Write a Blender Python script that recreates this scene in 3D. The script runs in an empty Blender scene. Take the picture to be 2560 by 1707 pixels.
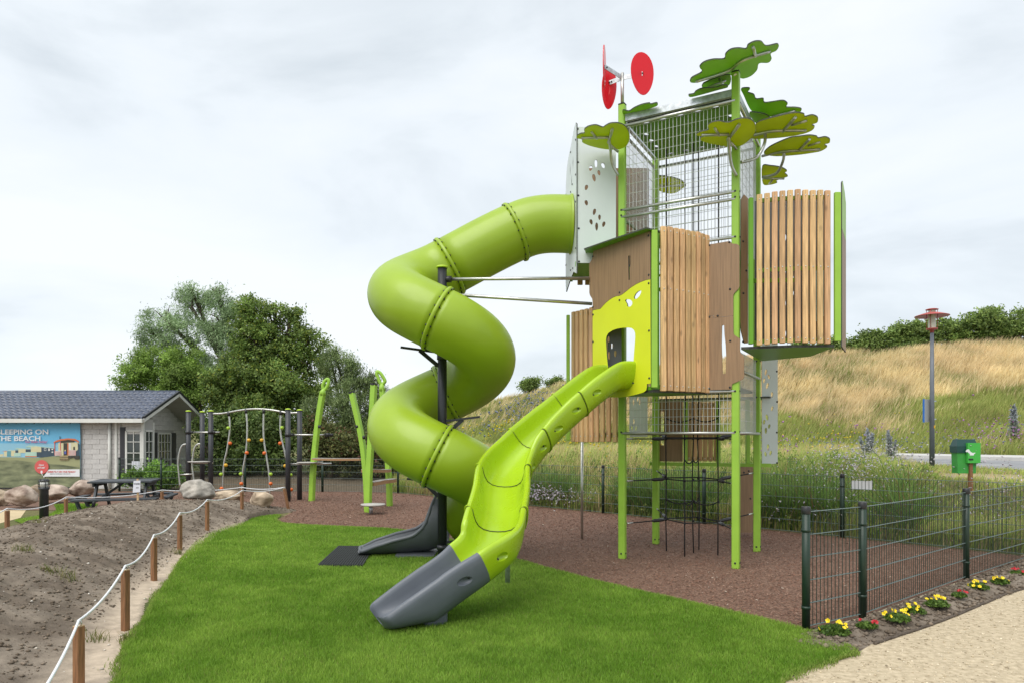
import bpy, bmesh, math, random
import numpy as np
from mathutils import Vector, Matrix
from mathutils.geometry import tessellate_polygon

random.seed(7)
RNG = np.random.default_rng(11)
R = math.radians
sc = bpy.context.scene
col = sc.collection

# ------------------------------------------------------------------ camera
FPX, CU, HV, EYE = 1740.0, 1280.0, 1095.0, 1.55      # focal length in photo pixels, centre column, horizon row, eye height
cam_data = bpy.data.cameras.new('camera')
cam_data.sensor_width = 36.0
cam_data.lens = FPX / 2560 * 36
cam_data.shift_y = (HV - 853.5) / 2560
cam_data.clip_start = 0.05
cam_data.clip_end = 2000
cam = bpy.data.objects.new('camera', cam_data)
cam.location = (0, 0, EYE)
cam.rotation_euler = (R(90), 0, 0)
col.objects.link(cam)
sc.camera = cam

# ------------------------------------------------------------------ sky, sun, exposure
SUN_EL, SUN_AZ = R(56), R(-150)           # azimuth: where the sun stands, measured from +Y towards +X
world = bpy.data.worlds.new('World')
sc.world = world
world.use_nodes = True
wt = world.node_tree
wt.nodes.clear()
def wn(t, **k):
    n = wt.nodes.new(t)
    for a, b in k.items(): setattr(n, a, b)
    return n
w_out = wn('ShaderNodeOutputWorld')
w_bg = wn('ShaderNodeBackground')
w_sky = wn('ShaderNodeTexSky', sky_type='NISHITA', sun_disc=False)
w_sky.sun_elevation = SUN_EL
w_sky.sun_rotation = SUN_AZ
w_tc = wn('ShaderNodeTexCoord')
w_map = wn('ShaderNodeMapping')
w_map.inputs['Scale'].default_value = (1.0, 1.0, 2.6)
w_map.inputs['Location'].default_value = (3.1, 0.4, 1.7)
w_n = wn('ShaderNodeTexNoise')
w_n.inputs['Scale'].default_value = 1.9
w_n.inputs['Detail'].default_value = 7
w_n.inputs['Roughness'].default_value = 0.52
w_n.inputs['Distortion'].default_value = 0.5
w_r = wn('ShaderNodeValToRGB')
e = w_r.color_ramp.elements
e[0].position = 0.33; e[0].color = (0.345, 0.378, 0.405, 1)
e[1].position = 0.62; e[1].color = (0.485, 0.505, 0.52, 1)
m = e.new(0.47); m.color = (0.440, 0.470, 0.495, 1)
w_sc = wn('ShaderNodeVectorMath', operation='SCALE')
w_sc.inputs['Scale'].default_value = 0.08
w_mix = wn('ShaderNodeMixRGB')
w_mix.inputs['Fac'].default_value = 0.93
L = wt.links.new
L(w_tc.outputs['Generated'], w_map.inputs['Vector'])
L(w_map.outputs['Vector'], w_n.inputs['Vector'])
L(w_n.outputs['Fac'], w_r.inputs['Fac'])
L(w_sky.outputs['Color'], w_sc.inputs[0])
L(w_sc.outputs['Vector'], w_mix.inputs['Color1'])
L(w_r.outputs['Color'], w_mix.inputs['Color2'])
L(w_mix.outputs['Color'], w_bg.inputs['Color'])
w_bg.inputs['Strength'].default_value = 1.0
L(w_bg.outputs['Background'], w_out.inputs['Surface'])

sun_data = bpy.data.lights.new('sun', 'SUN')
sun_data.energy = 1.5
sun_data.angle = R(55)
sun_data.color = (1.0, 0.96, 0.90)
sun = bpy.data.objects.new('sun', sun_data)
sd = Vector((math.sin(SUN_AZ) * math.cos(SUN_EL), math.cos(SUN_AZ) * math.cos(SUN_EL), math.sin(SUN_EL)))
sun.rotation_euler = sd.to_track_quat('Z', 'Y').to_euler()
sun.location = (0, 0, 30)
col.objects.link(sun)

sc.render.engine = 'CYCLES'
vs = sc.view_settings
vs.view_transform = 'Standard'
vs.look = 'None'
vs.exposure = 1.06
vs.gamma = 1.0
vs.use_curve_mapping = False
sc.cycles.use_denoising = True
sc.cycles.max_bounces = 6
sc.cycles.transparent_max_bounces = 8

# ------------------------------------------------------------------ surveying helpers (photo pixel -> place)
def ray(u, v): return Vector(((u - CU) / FPX, 1.0, (HV - v) / FPX))
def at(u, v, Y):
    r = ray(u, v); return Vector((r.x * Y, Y, EYE + r.z * Y))
def gnd(u, v, z=0.0):
    Y = (EYE - z) * FPX / (v - HV)
    return Vector(((u - CU) / FPX * Y, Y, z))
def onplane(u, v, p, n):
    r = ray(u, v); o = Vector((0, 0, EYE)); n = Vector(n)
    t = (Vector(p) - o).dot(n) / r.dot(n)
    return o + r * t

def smooth(a, b, x):
    t = np.clip((x - a) / (b - a), 0, 1); return t * t * (3 - 2 * t)
def catmull(pts, n=6, closed=False):
    P = [Vector(p) for p in pts]; out = []; N = len(P)
    rng = range(N) if closed else range(N - 1)
    for i in rng:
        if closed: a, b, c, d = P[i - 1], P[i], P[(i + 1) % N], P[(i + 2) % N]
        else: a, b, c, d = P[max(i - 1, 0)], P[i], P[i + 1], P[min(i + 2, N - 1)]
        for k in range(n):
            t = k / n
            out.append(0.5 * ((2 * b) + (c - a) * t + (2 * a - 5 * b + 4 * c - d) * t * t + (3 * b - a - 3 * c + d) * t ** 3))
    if not closed: out.append(P[-1])
    return out
def _h(ix, iy, s):
    n = (ix * 374761393 + iy * 668265263 + s * 974711) & 0xffffffff
    n = ((n ^ (n >> 13)) * 1274126177) & 0xffffffff
    return ((n ^ (n >> 16)) & 0xffff) / 65535.0
def vnoise(x, y, s=0):
    x = np.asarray(x, float); y = np.asarray(y, float)
    ix = np.floor(x).astype(np.int64); iy = np.floor(y).astype(np.int64)
    fx = x - ix; fy = y - iy
    fx = fx * fx * (3 - 2 * fx); fy = fy * fy * (3 - 2 * fy)
    a = _h(ix, iy, s); b = _h(ix + 1, iy, s); c = _h(ix, iy + 1, s); d = _h(ix + 1, iy + 1, s)
    return (a * (1 - fx) + b * fx) * (1 - fy) + (c * (1 - fx) + d * fx) * fy
def fbm(x, y, o=4, s=0):
    t = 0; a = 0.5
    for k in range(o):
        t = t + a * vnoise(x * 2 ** k + 17.3 * k, y * 2 ** k - 9.1 * k, s + k); a *= 0.5
    return t

# ------------------------------------------------------------------ materials
MATS = {}
def nodes_of(name):
    m = bpy.data.materials.new(name); m.use_nodes = True
    nt = m.node_tree; b = nt.nodes['Principled BSDF']
    MATS[name] = m
    return m, nt, b
def setin(b, k, v):
    if k in b.inputs: b.inputs[k].default_value = v
def mat(name, c, rough=0.5, metal=0.0, var=0.0, vs=6.0, stretch=(1, 1, 1), bump=0.0, bs=60.0, rnd=0.0, spec=0.5, coat=0.0, detail=5, c2=None, grime=0.0):
    m, nt, b = nodes_of(name)
    setin(b, 'Roughness', rough); setin(b, 'Metallic', metal); setin(b, 'Specular IOR Level', spec); setin(b, 'Coat Weight', coat); setin(b, 'Coat Roughness', 0.12)
    setin(b, 'Base Color', (*c, 1))
    tc = nt.nodes.new('ShaderNodeTexCoord'); mp = nt.nodes.new('ShaderNodeMapping'); mp.inputs['Scale'].default_value = stretch
    nt.links.new(tc.outputs['Object'], mp.inputs['Vector'])
    out = None
    if var > 0 or c2:
        n = nt.nodes.new('ShaderNodeTexNoise'); n.inputs['Scale'].default_value = vs; n.inputs['Detail'].default_value = detail
        nt.links.new(mp.outputs['Vector'], n.inputs['Vector'])
        r = nt.nodes.new('ShaderNodeValToRGB'); e = r.color_ramp.elements
        e[0].position = 0.32; e[1].position = 0.68
        e[0].color = (*[x * (1 - var) for x in c], 1)
        e[1].color = (*(c2 if c2 else [min(1, x * (1 + var)) for x in c]), 1)
        nt.links.new(n.outputs['Fac'], r.inputs['Fac'])
        out = r.outputs['Color']
    if rnd > 0:
        oi = nt.nodes.new('ShaderNodeObjectInfo'); hs = nt.nodes.new('ShaderNodeHueSaturation')
        mr = nt.nodes.new('ShaderNodeMapRange'); mr.inputs['To Min'].default_value = 1 - rnd; mr.inputs['To Max'].default_value = 1 + rnd
        nt.links.new(oi.outputs['Random'], mr.inputs['Value']); nt.links.new(mr.outputs['Result'], hs.inputs['Value'])
        if out: nt.links.new(out, hs.inputs['Color'])
        else: hs.inputs['Color'].default_value = (*c, 1)
        out = hs.outputs['Color']
    if grime > 0:
        gn = nt.nodes.new('ShaderNodeTexNoise'); gn.inputs['Scale'].default_value = 2.3; gn.inputs['Detail'].default_value = 8; gn.inputs['Roughness'].default_value = 0.7
        nt.links.new(tc.outputs['Object'], gn.inputs['Vector'])
        gr = nt.nodes.new('ShaderNodeMapRange'); gr.inputs['From Min'].default_value = 0.45; gr.inputs['From Max'].default_value = 0.75
        gr.inputs['To Min'].default_value = rough; gr.inputs['To Max'].default_value = min(1, rough + grime)
        nt.links.new(gn.outputs['Fac'], gr.inputs['Value']); nt.links.new(gr.outputs['Result'], b.inputs['Roughness'])
    if out: nt.links.new(out, b.inputs['Base Color'])
    if bump > 0:
        n2 = nt.nodes.new('ShaderNodeTexNoise'); n2.inputs['Scale'].default_value = bs; n2.inputs['Detail'].default_value = 4
        nt.links.new(mp.outputs['Vector'], n2.inputs['Vector'])
        bp = nt.nodes.new('ShaderNodeBump'); bp.inputs['Strength'].default_value = bump; bp.inputs['Distance'].default_value = 0.02
        nt.links.new(n2.outputs['Fac'], bp.inputs['Height']); nt.links.new(bp.outputs['Normal'], b.inputs['Normal'])
    return m
def mat_attr(name, rough=0.75, trans=0.0, spec=0.3, noise=0.0, ns=8.0, bump=0.0, bs=40.0):
    """colour comes from the mesh colour attribute 'Col' (kinds of leaf, soil, sand)"""
    m, nt, b = nodes_of(name)
    setin(b, 'Roughness', rough); setin(b, 'Specular IOR Level', spec)
    a = nt.nodes.new('ShaderNodeAttribute'); a.attribute_name = 'Col'
    out = a.outputs['Color']
    tc = nt.nodes.new('ShaderNodeTexCoord')
    if noise > 0:
        n = nt.nodes.new('ShaderNodeTexNoise'); n.inputs['Scale'].default_value = ns; n.inputs['Detail'].default_value = 6; n.inputs['Roughness'].default_value = 0.65
        nt.links.new(tc.outputs['Object'], n.inputs['Vector'])
        mr = nt.nodes.new('ShaderNodeMapRange'); mr.inputs['From Min'].default_value = 0.3; mr.inputs['From Max'].default_value = 0.7
        mr.inputs['To Min'].default_value = 1 - noise; mr.inputs['To Max'].default_value = 1 + noise
        nt.links.new(n.outputs['Fac'], mr.inputs['Value'])
        mx = nt.nodes.new('ShaderNodeVectorMath'); mx.operation = 'SCALE'
        nt.links.new(out, mx.inputs[0]); nt.links.new(mr.outputs['Result'], mx.inputs['Scale'])
        out = mx.outputs['Vector']
    nt.links.new(out, b.inputs['Base Color'])
    if bump > 0:
        n2 = nt.nodes.new('ShaderNodeTexNoise'); n2.inputs['Scale'].default_value = bs; n2.inputs['Detail'].default_value = 6; n2.inputs['Roughness'].default_value = 0.7
        nt.links.new(tc.outputs['Object'], n2.inputs['Vector'])
        bp = nt.nodes.new('ShaderNodeBump'); bp.inputs['Strength'].default_value = bump; bp.inputs['Distance'].default_value = 0.03
        nt.links.new(n2.outputs['Fac'], bp.inputs['Height']); nt.links.new(bp.outputs['Normal'], b.inputs['Normal'])
    if trans > 0:
        tr = nt.nodes.new('ShaderNodeBsdfTranslucent'); mxs = nt.nodes.new('ShaderNodeMixShader'); mxs.inputs['Fac'].default_value = trans
        nt.links.new(out, tr.inputs['Color'])
        o = nt.nodes['Material Output']
        nt.links.new(b.outputs['BSDF'], mxs.inputs[1]); nt.links.new(tr.outputs['BSDF'], mxs.inputs[2]); nt.links.new(mxs.outputs['Shader'], o.inputs['Surface'])
    return m

mat('tube_green', (0.27, 0.395, 0.014), rough=0.40, var=0.07, vs=1.6, coat=0.12, bump=0.015, bs=9, grime=0.12)
mat('slide_green', (0.335, 0.505, 0.010), rough=0.26, var=0.06, vs=2.2, coat=0.3, bump=0.012, bs=9, grime=0.15)
mat('slide_grey', (0.105, 0.118, 0.140), rough=0.42, var=0.07, vs=5, coat=0.1, grime=0.15)
mat('chute_grey', (0.105, 0.115, 0.13), rough=0.40, var=0.07, vs=5, grime=0.15)
mat('post_green', (0.285, 0.50, 0.05), rough=0.42, var=0.06, vs=4, bump=0.02, bs=40, grime=0.15)
mat('plate_green', (0.13, 0.33, 0.015), rough=0.4, var=0.05, vs=3)
mat('leaf_lime', (0.54, 0.64, 0.014), rough=0.45, var=0.06, vs=2.5)
mat('leaf_olive', (0.58, 0.64, 0.02), rough=0.45, var=0.06, vs=2.5)
mat('leaf_mid', (0.29, 0.53, 0.045), rough=0.45, var=0.06, vs=2.5)
def translucent(name, fac):
    m = MATS[name]; nt = m.node_tree; b = nt.nodes['Principled BSDF']; o = nt.nodes['Material Output']
    tr = nt.nodes.new('ShaderNodeBsdfTranslucent'); mx = nt.nodes.new('ShaderNodeMixShader'); mx.inputs['Fac'].default_value = fac
    l = b.inputs['Base Color'].links
    if l: nt.links.new(l[0].from_socket, tr.inputs['Color'])
    else: tr.inputs['Color'].default_value = b.inputs['Base Color'].default_value
    nt.links.new(b.outputs['BSDF'], mx.inputs[1]); nt.links.new(tr.outputs['BSDF'], mx.inputs[2]); nt.links.new(mx.outputs['Shader'], o.inputs['Surface'])
for n_ in ('leaf_lime', 'leaf_olive', 'leaf_mid'): translucent(n_, 0.42)
mat('board_edge', (0.05, 0.055, 0.045), rough=0.6)
mat('board_brown', (0.275, 0.170, 0.092), rough=0.5, var=0.16, vs=7, stretch=(9, 9, 0.35), bump=0.03, bs=30)
mat('board_yellow', (0.66, 0.72, 0.02), rough=0.42, var=0.03, vs=3)
mat('board_white', (0.62, 0.67, 0.66), rough=0.35, var=0.04, vs=2)
mat('board_grey', (0.10, 0.105, 0.11), rough=0.4, var=0.05, vs=3)
mat('window_cyan', (0.35, 0.62, 0.66), rough=0.15)
mat('slat_wood', (0.58, 0.372, 0.175), rough=0.62, var=0.30, vs=5, stretch=(10, 10, 0.6), bump=0.15, bs=26, rnd=0.2)
def wood_knots(name):
    # tone and hue differ from board to board; sparse dark knots
    nt = MATS[name].node_tree; b = nt.nodes['Principled BSDF']; src = b.inputs['Base Color'].links[0].from_socket
    oi = nt.nodes.new('ShaderNodeObjectInfo'); tc = nt.nodes.new('ShaderNodeTexCoord'); ad = nt.nodes.new('ShaderNodeVectorMath'); ad.operation = 'ADD'
    cb = nt.nodes.new('ShaderNodeCombineXYZ'); mu = nt.nodes.new('ShaderNodeMath'); mu.operation = 'MULTIPLY'; mu.inputs[1].default_value = 37.0
    nt.links.new(oi.outputs['Random'], mu.inputs[0]); nt.links.new(mu.outputs[0], cb.inputs['Z']); nt.links.new(mu.outputs[0], cb.inputs['X'])
    nt.links.new(tc.outputs['Object'], ad.inputs[0]); nt.links.new(cb.outputs[0], ad.inputs[1])
    mp = nt.nodes.new('ShaderNodeMapping'); mp.inputs['Scale'].default_value = (9, 9, 4.2); nt.links.new(ad.outputs[0], mp.inputs['Vector'])
    vo = nt.nodes.new('ShaderNodeTexVoronoi'); nt.links.new(mp.outputs[0], vo.inputs['Vector']); vo.inputs['Scale'].default_value = 1.0
    mr = nt.nodes.new('ShaderNodeMapRange'); mr.inputs['From Min'].default_value = 0.06; mr.inputs['From Max'].default_value = 0.2; mr.inputs['To Min'].default_value = 0.62; mr.inputs['To Max'].default_value = 1.0
    nt.links.new(vo.outputs['Distance'], mr.inputs['Value'])
    sc_ = nt.nodes.new('ShaderNodeVectorMath'); sc_.operation = 'SCALE'; nt.links.new(src, sc_.inputs[0]); nt.links.new(mr.outputs['Result'], sc_.inputs['Scale'])
    hs = nt.nodes.new('ShaderNodeHueSaturation'); h = nt.nodes.new('ShaderNodeMapRange'); h.inputs['To Min'].default_value = 0.487; h.inputs['To Max'].default_value = 0.506
    m3 = nt.nodes.new('ShaderNodeMath'); m3.operation = 'FRACT'; nt.links.new(mu.outputs[0], m3.inputs[0]); nt.links.new(m3.outputs[0], h.inputs['Value']); nt.links.new(h.outputs['Result'], hs.inputs['Hue'])
    nt.links.new(sc_.outputs['Vector'], hs.inputs['Color']); nt.links.new(hs.outputs['Color'], b.inputs['Base Color'])
wood_knots('slat_wood')
mat('mesh_wire', (0.62, 0.63, 0.62), rough=0.35, metal=0.35)
mat('steel', (0.55, 0.55, 0.52), rough=0.34, metal=0.9, var=0.12, vs=14)
mat('galvanised', (0.50, 0.53, 0.55), rough=0.42, metal=0.75, var=0.2, vs=25)
mat('black_cap', (0.018, 0.018, 0.02), rough=0.4)
mat('black_metal', (0.022, 0.024, 0.028), rough=0.36, var=0.15, vs=8)
mat('dark_post', (0.035, 0.037, 0.043), rough=0.5, var=0.15, vs=10)
mat('cap_lime', (0.42, 0.60, 0.03), rough=0.4)
mat('rope_black', (0.012, 0.012, 0.013), rough=0.8, bump=0.3, bs=120)
mat('rope_white', (0.72, 0.73, 0.75), rough=0.7, bump=0.3, bs=120)
mat('wire_light', (0.11, 0.15, 0.14), rough=0.4)
mat('fence_green', (0.009, 0.028, 0.016), rough=0.45, var=0.15, vs=12)
mat('wire_green', (0.022, 0.036, 0.027), rough=0.45)
mat('stake_wood', (0.22, 0.105, 0.045), rough=0.75, var=0.3, vs=9, stretch=(8, 8, 0.8), bump=0.25, bs=30, rnd=0.15)
mat('stake_end', (0.52, 0.36, 0.20), rough=0.8, var=0.2, vs=20)
mat('step_wood', (0.34, 0.19, 0.09), rough=0.6, var=0.2, vs=8, stretch=(1, 8, 8))
mat('step_top', (0.40, 0.38, 0.35), rough=0.7, var=0.1, vs=20)
mat('red_acrylic', (0.86, 0.018, 0.035), rough=0.18, coat=0.4)
translucent('red_acrylic', 0.4)
mat('boulder_red', (0.25, 0.165, 0.125), rough=0.85, var=0.35, vs=4.5, c2=(0.56, 0.46, 0.38), bump=0.9, bs=11, detail=9)
mat('boulder_grey', (0.25, 0.235, 0.21), rough=0.88, var=0.3, vs=4.5, c2=(0.52, 0.48, 0.42), bump=0.9, bs=11, detail=9)
mat('boulder_tan', (0.36, 0.27, 0.185), rough=0.88, var=0.3, vs=4.5, c2=(0.62, 0.50, 0.36), bump=0.9, bs=11, detail=9)
mat('table_grey', (0.040, 0.046, 0.054), rough=0.55, var=0.25, vs=6, stretch=(1, 6, 6), rnd=0.15)
mat('block_grey', (0.56, 0.545, 0.525), rough=0.9, var=0.10, vs=14, bump=0.3, bs=50, rnd=0.07)
mat('joint_grey', (0.40, 0.39, 0.37), rough=0.95)
mat('roof_tile', (0.085, 0.10, 0.14), rough=0.22, var=0.15, vs=7, rnd=0.16)
mat('roof_dark', (0.020, 0.022, 0.026), rough=0.5)
mat('trim_white', (0.66, 0.66, 0.62), rough=0.5, var=0.05, vs=5)
mat('soffit', (0.52, 0.51, 0.48), rough=0.7, var=0.05, vs=5)
mat('shutter', (0.055, 0.055, 0.062), rough=0.6)
mat('glass_dark', (0.035, 0.045, 0.04), rough=0.05, spec=0.8)
mat('lamp_red', (0.40, 0.075, 0.065), rough=0.4, var=0.1)
mat('lamp_glass', (0.66, 0.64, 0.52), rough=0.3)
mat('lamp_pole', (0.125, 0.14, 0.165), rough=0.45, var=0.1)
mat('sign_back', (0.36, 0.37, 0.37), rough=0.4)
mat('sign_blue', (0.01, 0.13, 0.48), rough=0.4)
mat('bin_green', (0.045, 0.30, 0.05), rough=0.4, var=0.06)
mat('bin_lid', (0.010, 0.055, 0.050), rough=0.4)
mat('disp_green', (0.06, 0.42, 0.06), rough=0.4)
mat('white_print', (0.75, 0.76, 0.77), rough=0.6)
mat('paper', (0.66, 0.67, 0.73), rough=0.7)
mat('ink_black', (0.02, 0.02, 0.02), rough=0.7)
mat('ink_red', (0.55, 0.06, 0.055), rough=0.6)
mat('ink_pink', (0.55, 0.10, 0.22), rough=0.6)
mat('hold_orange', (0.66, 0.13, 0.015), rough=0.4)
mat('hold_yellow', (0.62, 0.35, 0.015), rough=0.4)
mat('hold_green', (0.32, 0.50, 0.03), rough=0.4)
mat('asphalt', (0.235, 0.24, 0.25), rough=0.9, var=0.12, vs=0.9, bump=0.2, bs=60)
mat('pavement', (0.50, 0.49, 0.47), rough=0.9, var=0.1, vs=2)
mat('paint_white', (0.72, 0.72, 0.70), rough=0.7)
mat('bark', (0.085, 0.065, 0.048), rough=0.9, var=0.3, vs=9, stretch=(4, 4, 0.6), bump=0.5, bs=20)
mat('mat_rubber', (0.012, 0.014, 0.013), rough=0.7)
mat('petal_yellow', (0.80, 0.60, 0.01), rough=0.6)
mat('petal_red', (0.42, 0.006, 0.016), rough=0.6)
mat_attr('leaf', rough=0.55, trans=0.38, spec=0.35)
mat_attr('blade', rough=0.6, trans=0.4, spec=0.3)
mat_attr('earth', rough=0.95, spec=0.15, noise=0.25, ns=9, bump=0.5, bs=30)
mat_attr('chip', rough=0.85, spec=0.25)

# ------------------------------------------------------------------ mesh building
def world_loc(o):
    p = Vector((0, 0, 0))
    while o is not None: p = p + o.location; o = o.parent
    return p
def tag(o, label=None, cat=None, group=None, kind=None):
    if label: o['label'] = label
    if cat: o['category'] = cat
    if group: o['group'] = group
    if kind: o['kind'] = kind
    return o
def empty(name, loc, label=None, cat=None, group=None, parent=None):
    o = bpy.data.objects.new(name, None); o.empty_display_size = 0.2
    col.objects.link(o); o.parent = parent
    o.location = Vector(loc) - (world_loc(parent) if parent else Vector((0, 0, 0)))
    return tag(o, label, cat, group)
def copy_tree(o, parent=None):
    c = o.copy(); col.objects.link(c); c.parent = parent
    for ch in [x for x in bpy.data.objects if x.parent is o]: copy_tree(ch, c)
    return c

class MB:
    """collects world-space geometry; build() links it as one mesh object"""
    def __init__(s): s.v = []; s.f = []; s.m = []; s.sm = []
    def add(s, verts, faces, mi=0, smooth=False):
        b = len(s.v); s.v += [tuple(x) for x in verts]
        for f in faces: s.f.append(tuple(i + b for i in f)); s.m.append(mi); s.sm.append(smooth)
        return s
    def box(s, c, size, M=None, mi=0):
        hx, hy, hz = [x / 2 for x in size]; c = Vector(c)
        vs = [Vector((x, y, z)) for z in (-hz, hz) for y in (-hy, hy) for x in (-hx, hx)]
        if M is not None: vs = [M @ v for v in vs]
        return s.add([c + v for v in vs], [(0, 2, 3, 1), (4, 5, 7, 6), (0, 1, 5, 4), (2, 6, 7, 3), (0, 4, 6, 2), (1, 3, 7, 5)], mi)
    def bevbox(s, c, size, M=None, b=0.006, mi=0):
        """box with chamfered vertical (local z) edges and ends"""
        hx, hy, hz = [x / 2 for x in size]; c = Vector(c)
        def ring(ix, z): 
            x, y = hx - ix, hy - ix
            return [(-x + b, -y, z), (x - b, -y, z), (x, -y + b, z), (x, y - b, z), (x - b, y, z), (-x + b, y, z), (-x, y - b, z), (-x, -y + b, z)]
        vs = ring(b, -hz) + ring(0, -hz + b) + ring(0, hz - b) + ring(b, hz)
        vs = [Vector(v) for v in vs]
        if M is not None: vs = [M @ v for v in vs]
        fs = [tuple(range(7, -1, -1)), tuple(range(24, 32))]
        for k in range(3):
            for i in range(8):
                j = (i + 1) % 8
                fs.append((k * 8 + i, k * 8 + j, (k + 1) * 8 + j, (k + 1) * 8 + i))
        return s.add([c + v for v in vs], fs, mi)
    def beam(s, a, b, w, t, up=(0, 0, 1), mi=0, bev=0.0):
        """bar from a to b, w across, t along up"""
        a = Vector(a); b = Vector(b); d = (b - a); Ln = d.length; d.normalize(); up = Vector(up)
        x = d.cross(up); 
        if x.length < 1e-5: x = d.cross(Vector((1, 0, 0)))
        x.normalize(); y = x.cross(d)
        M = Matrix((x, y, d)).transposed()
        return s.bevbox((a + b) / 2, (w, t, Ln), M, bev, mi) if bev else s.box((a + b) / 2, (w, t, Ln), M, mi)
    def tube(s, pts, r, n=8, closed=False, caps=True, mi=0, smooth=True):
        P = [Vector(p) for p in pts]; N = len(P)
        rs = r if isinstance(r, (list, tuple)) else [r] * N
        T = []
        for i in range(N):
            a = P[i - 1] if (i > 0 or closed) else P[i]; b = P[(i + 1) % N] if (i < N - 1 or closed) else P[i]
            t = (b - a); t.normalize(); T.append(t)
        ref = Vector((0, 0, 1)) if abs(T[0].z) < 0.9 else Vector((1, 0, 0))
        x = T[0].cross(ref).normalized()
        vs = []
        for i in range(N):
            x = (x - T[i] * x.dot(T[i])).normalized(); y = T[i].cross(x)
            for k in range(n):
                a = 2 * math.pi * k / n
                vs.append(P[i] + (x * math.cos(a) + y * math.sin(a)) * rs[i])
        fs = []
        for i in range(N if closed else N - 1):
            j = (i + 1) % N
            for k in range(n):
                l = (k + 1) % n; fs.append((i * n + k, i * n + l, j * n + l, j * n + k))
        s.add(vs, fs, mi, smooth)
        if caps and not closed:
            b = len(s.v) - len(vs)
            s.f.append(tuple(b + k for k in range(n - 1, -1, -1))); s.m.append(mi); s.sm.append(False)
            s.f.append(tuple(b + (N - 1) * n + k for k in range(n))); s.m.append(mi); s.sm.append(False)
        return s
    def dome(s, c, d, r, h=0.6, n=8, mi=0):
        """bolt head: low dome on the side d"""
        c = Vector(c); d = Vector(d).normalized()
        x = d.cross(Vector((0, 0, 1))); x = x.normalized() if x.length > 1e-4 else Vector((1, 0, 0)); y = d.cross(x)
        vs = []
        for q, hh in ((1, 0), (0.85, 0.6), (0.4, 0.95)):
            for k in range(n):
                a = 2 * math.pi * k / n; vs.append(c + (x * math.cos(a) + y * math.sin(a)) * r * q + d * (r * h * hh))
        vs.append(c + d * r * h)
        fs = []
        for q in range(2):
            for k in range(n):
                l = (k + 1) % n; fs.append((q * n + k, q * n + l, (q + 1) * n + l, (q + 1) * n + k))
        for k in range(n): fs.append((2 * n + k, 2 * n + (k + 1) % n, 3 * n))
        return s.add(vs, fs, mi, True)
    def ball(s, c, r, n=10, m=6, sc=(1, 1, 1), mi=0):
        vs = []; c = Vector(c)
        for i in range(m + 1):
            p = math.pi * i / m
            for k in range(n):
                a = 2 * math.pi * k / n
                vs.append(c + Vector((math.sin(p) * math.cos(a) * sc[0], math.sin(p) * math.sin(a) * sc[1], math.cos(p) * sc[2])) * r)
        fs = [(i * n + k, i * n + (k + 1) % n, (i + 1) * n + (k + 1) % n, (i + 1) * n + k) for i in range(m) for k in range(n)]
        return s.add(vs, fs, mi, True)
    def lathe(s, base, prof, n=20, mi=0, smooth=True):
        base = Vector(base); vs = []
        for r, z in prof:
            for k in range(n):
                a = 2 * math.pi * k / n; vs.append(base + Vector((r * math.cos(a), r * math.sin(a), z)))
        m = len(prof)
        fs = [(i * n + k, i * n + (k + 1) % n, (i + 1) * n + (k + 1) % n, (i + 1) * n + k) for i in range(m - 1) for k in range(n)]
        return s.add(vs, fs, mi, smooth)
    def plate(s, outline, holes, n, th, mi=0, mi_edge=1, back=None):
        """flat board: outline and holes are 3D loops in one plane; n is the side that shows; th the thickness behind it"""
        n = Vector(n).normalized(); loops = [[Vector(p) for p in outline]] + [[Vector(p) for p in h] for h in holes]
        tris = tessellate_polygon(loops)
        flat = [p for l in loops for p in l]; N = len(flat)
        f1 = []; f2 = []
        for t in tris:
            a, b, c = [flat[i] for i in t]
            t = tuple(t)
            if (b - a).cross(c - a).dot(n) < 0: t = (t[0], t[2], t[1])
            f1.append(t); f2.append((t[0] + N, t[2] + N, t[1] + N))
        base = len(s.v)
        s.v += [tuple(p) for p in flat] + [tuple(p - n * th) for p in flat]
        for f in f1: s.f.append(tuple(i + base for i in f)); s.m.append(mi); s.sm.append(False)
        for f in f2: s.f.append(tuple(i + base for i in f)); s.m.append(mi if back is None else back); s.sm.append(False)
        o = 0
        for l in loops:
            k = len(l)
            for i in range(k):
                j = (i + 1) % k
                s.f.append((base + o + i, base + o + j, base + o + j + N, base + o + i + N)); s.m.append(mi_edge); s.sm.append(False)
            o += k
        return s
    def grid(s, rows, closed=False, mi=0, smooth=True, flip=False):
        n = len(rows[0]); vs = [p for r in rows for p in r]; fs = []
        for i in range(len(rows) - 1):
            for k in range(n if closed else n - 1):
                l = (k + 1) % n
                f = (i * n + k, i * n + l, (i + 1) * n + l, (i + 1) * n + k)
                fs.append(f[::-1] if flip else f)
        return s.add(vs, fs, mi, smooth)
    def build(s, name, mats, parent=None, kind=None, label=None, solid=0.0):
        if isinstance(mats, str): mats = [mats]
        me = bpy.data.meshes.new(name)
        o0 = world_loc(parent) if parent is not None else Vector((0, 0, 0))
        me.from_pydata([(x - o0.x, y - o0.y, z - o0.z) for x, y, z in s.v], [], s.f)
        for m in mats: me.materials.append(MATS[m])
        me.polygons.foreach_set('material_index', s.m); me.polygons.foreach_set('use_smooth', s.sm)
        me.update()
        o = bpy.data.objects.new(name, me); col.objects.link(o)
        if parent is not None: o.parent = parent
        if kind: o['kind'] = kind
        if label: o['label'] = label
        if solid:
            md = o.modifiers.new('thickness', 'SOLIDIFY'); md.thickness = solid; md.offset = 0
        return o
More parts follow.
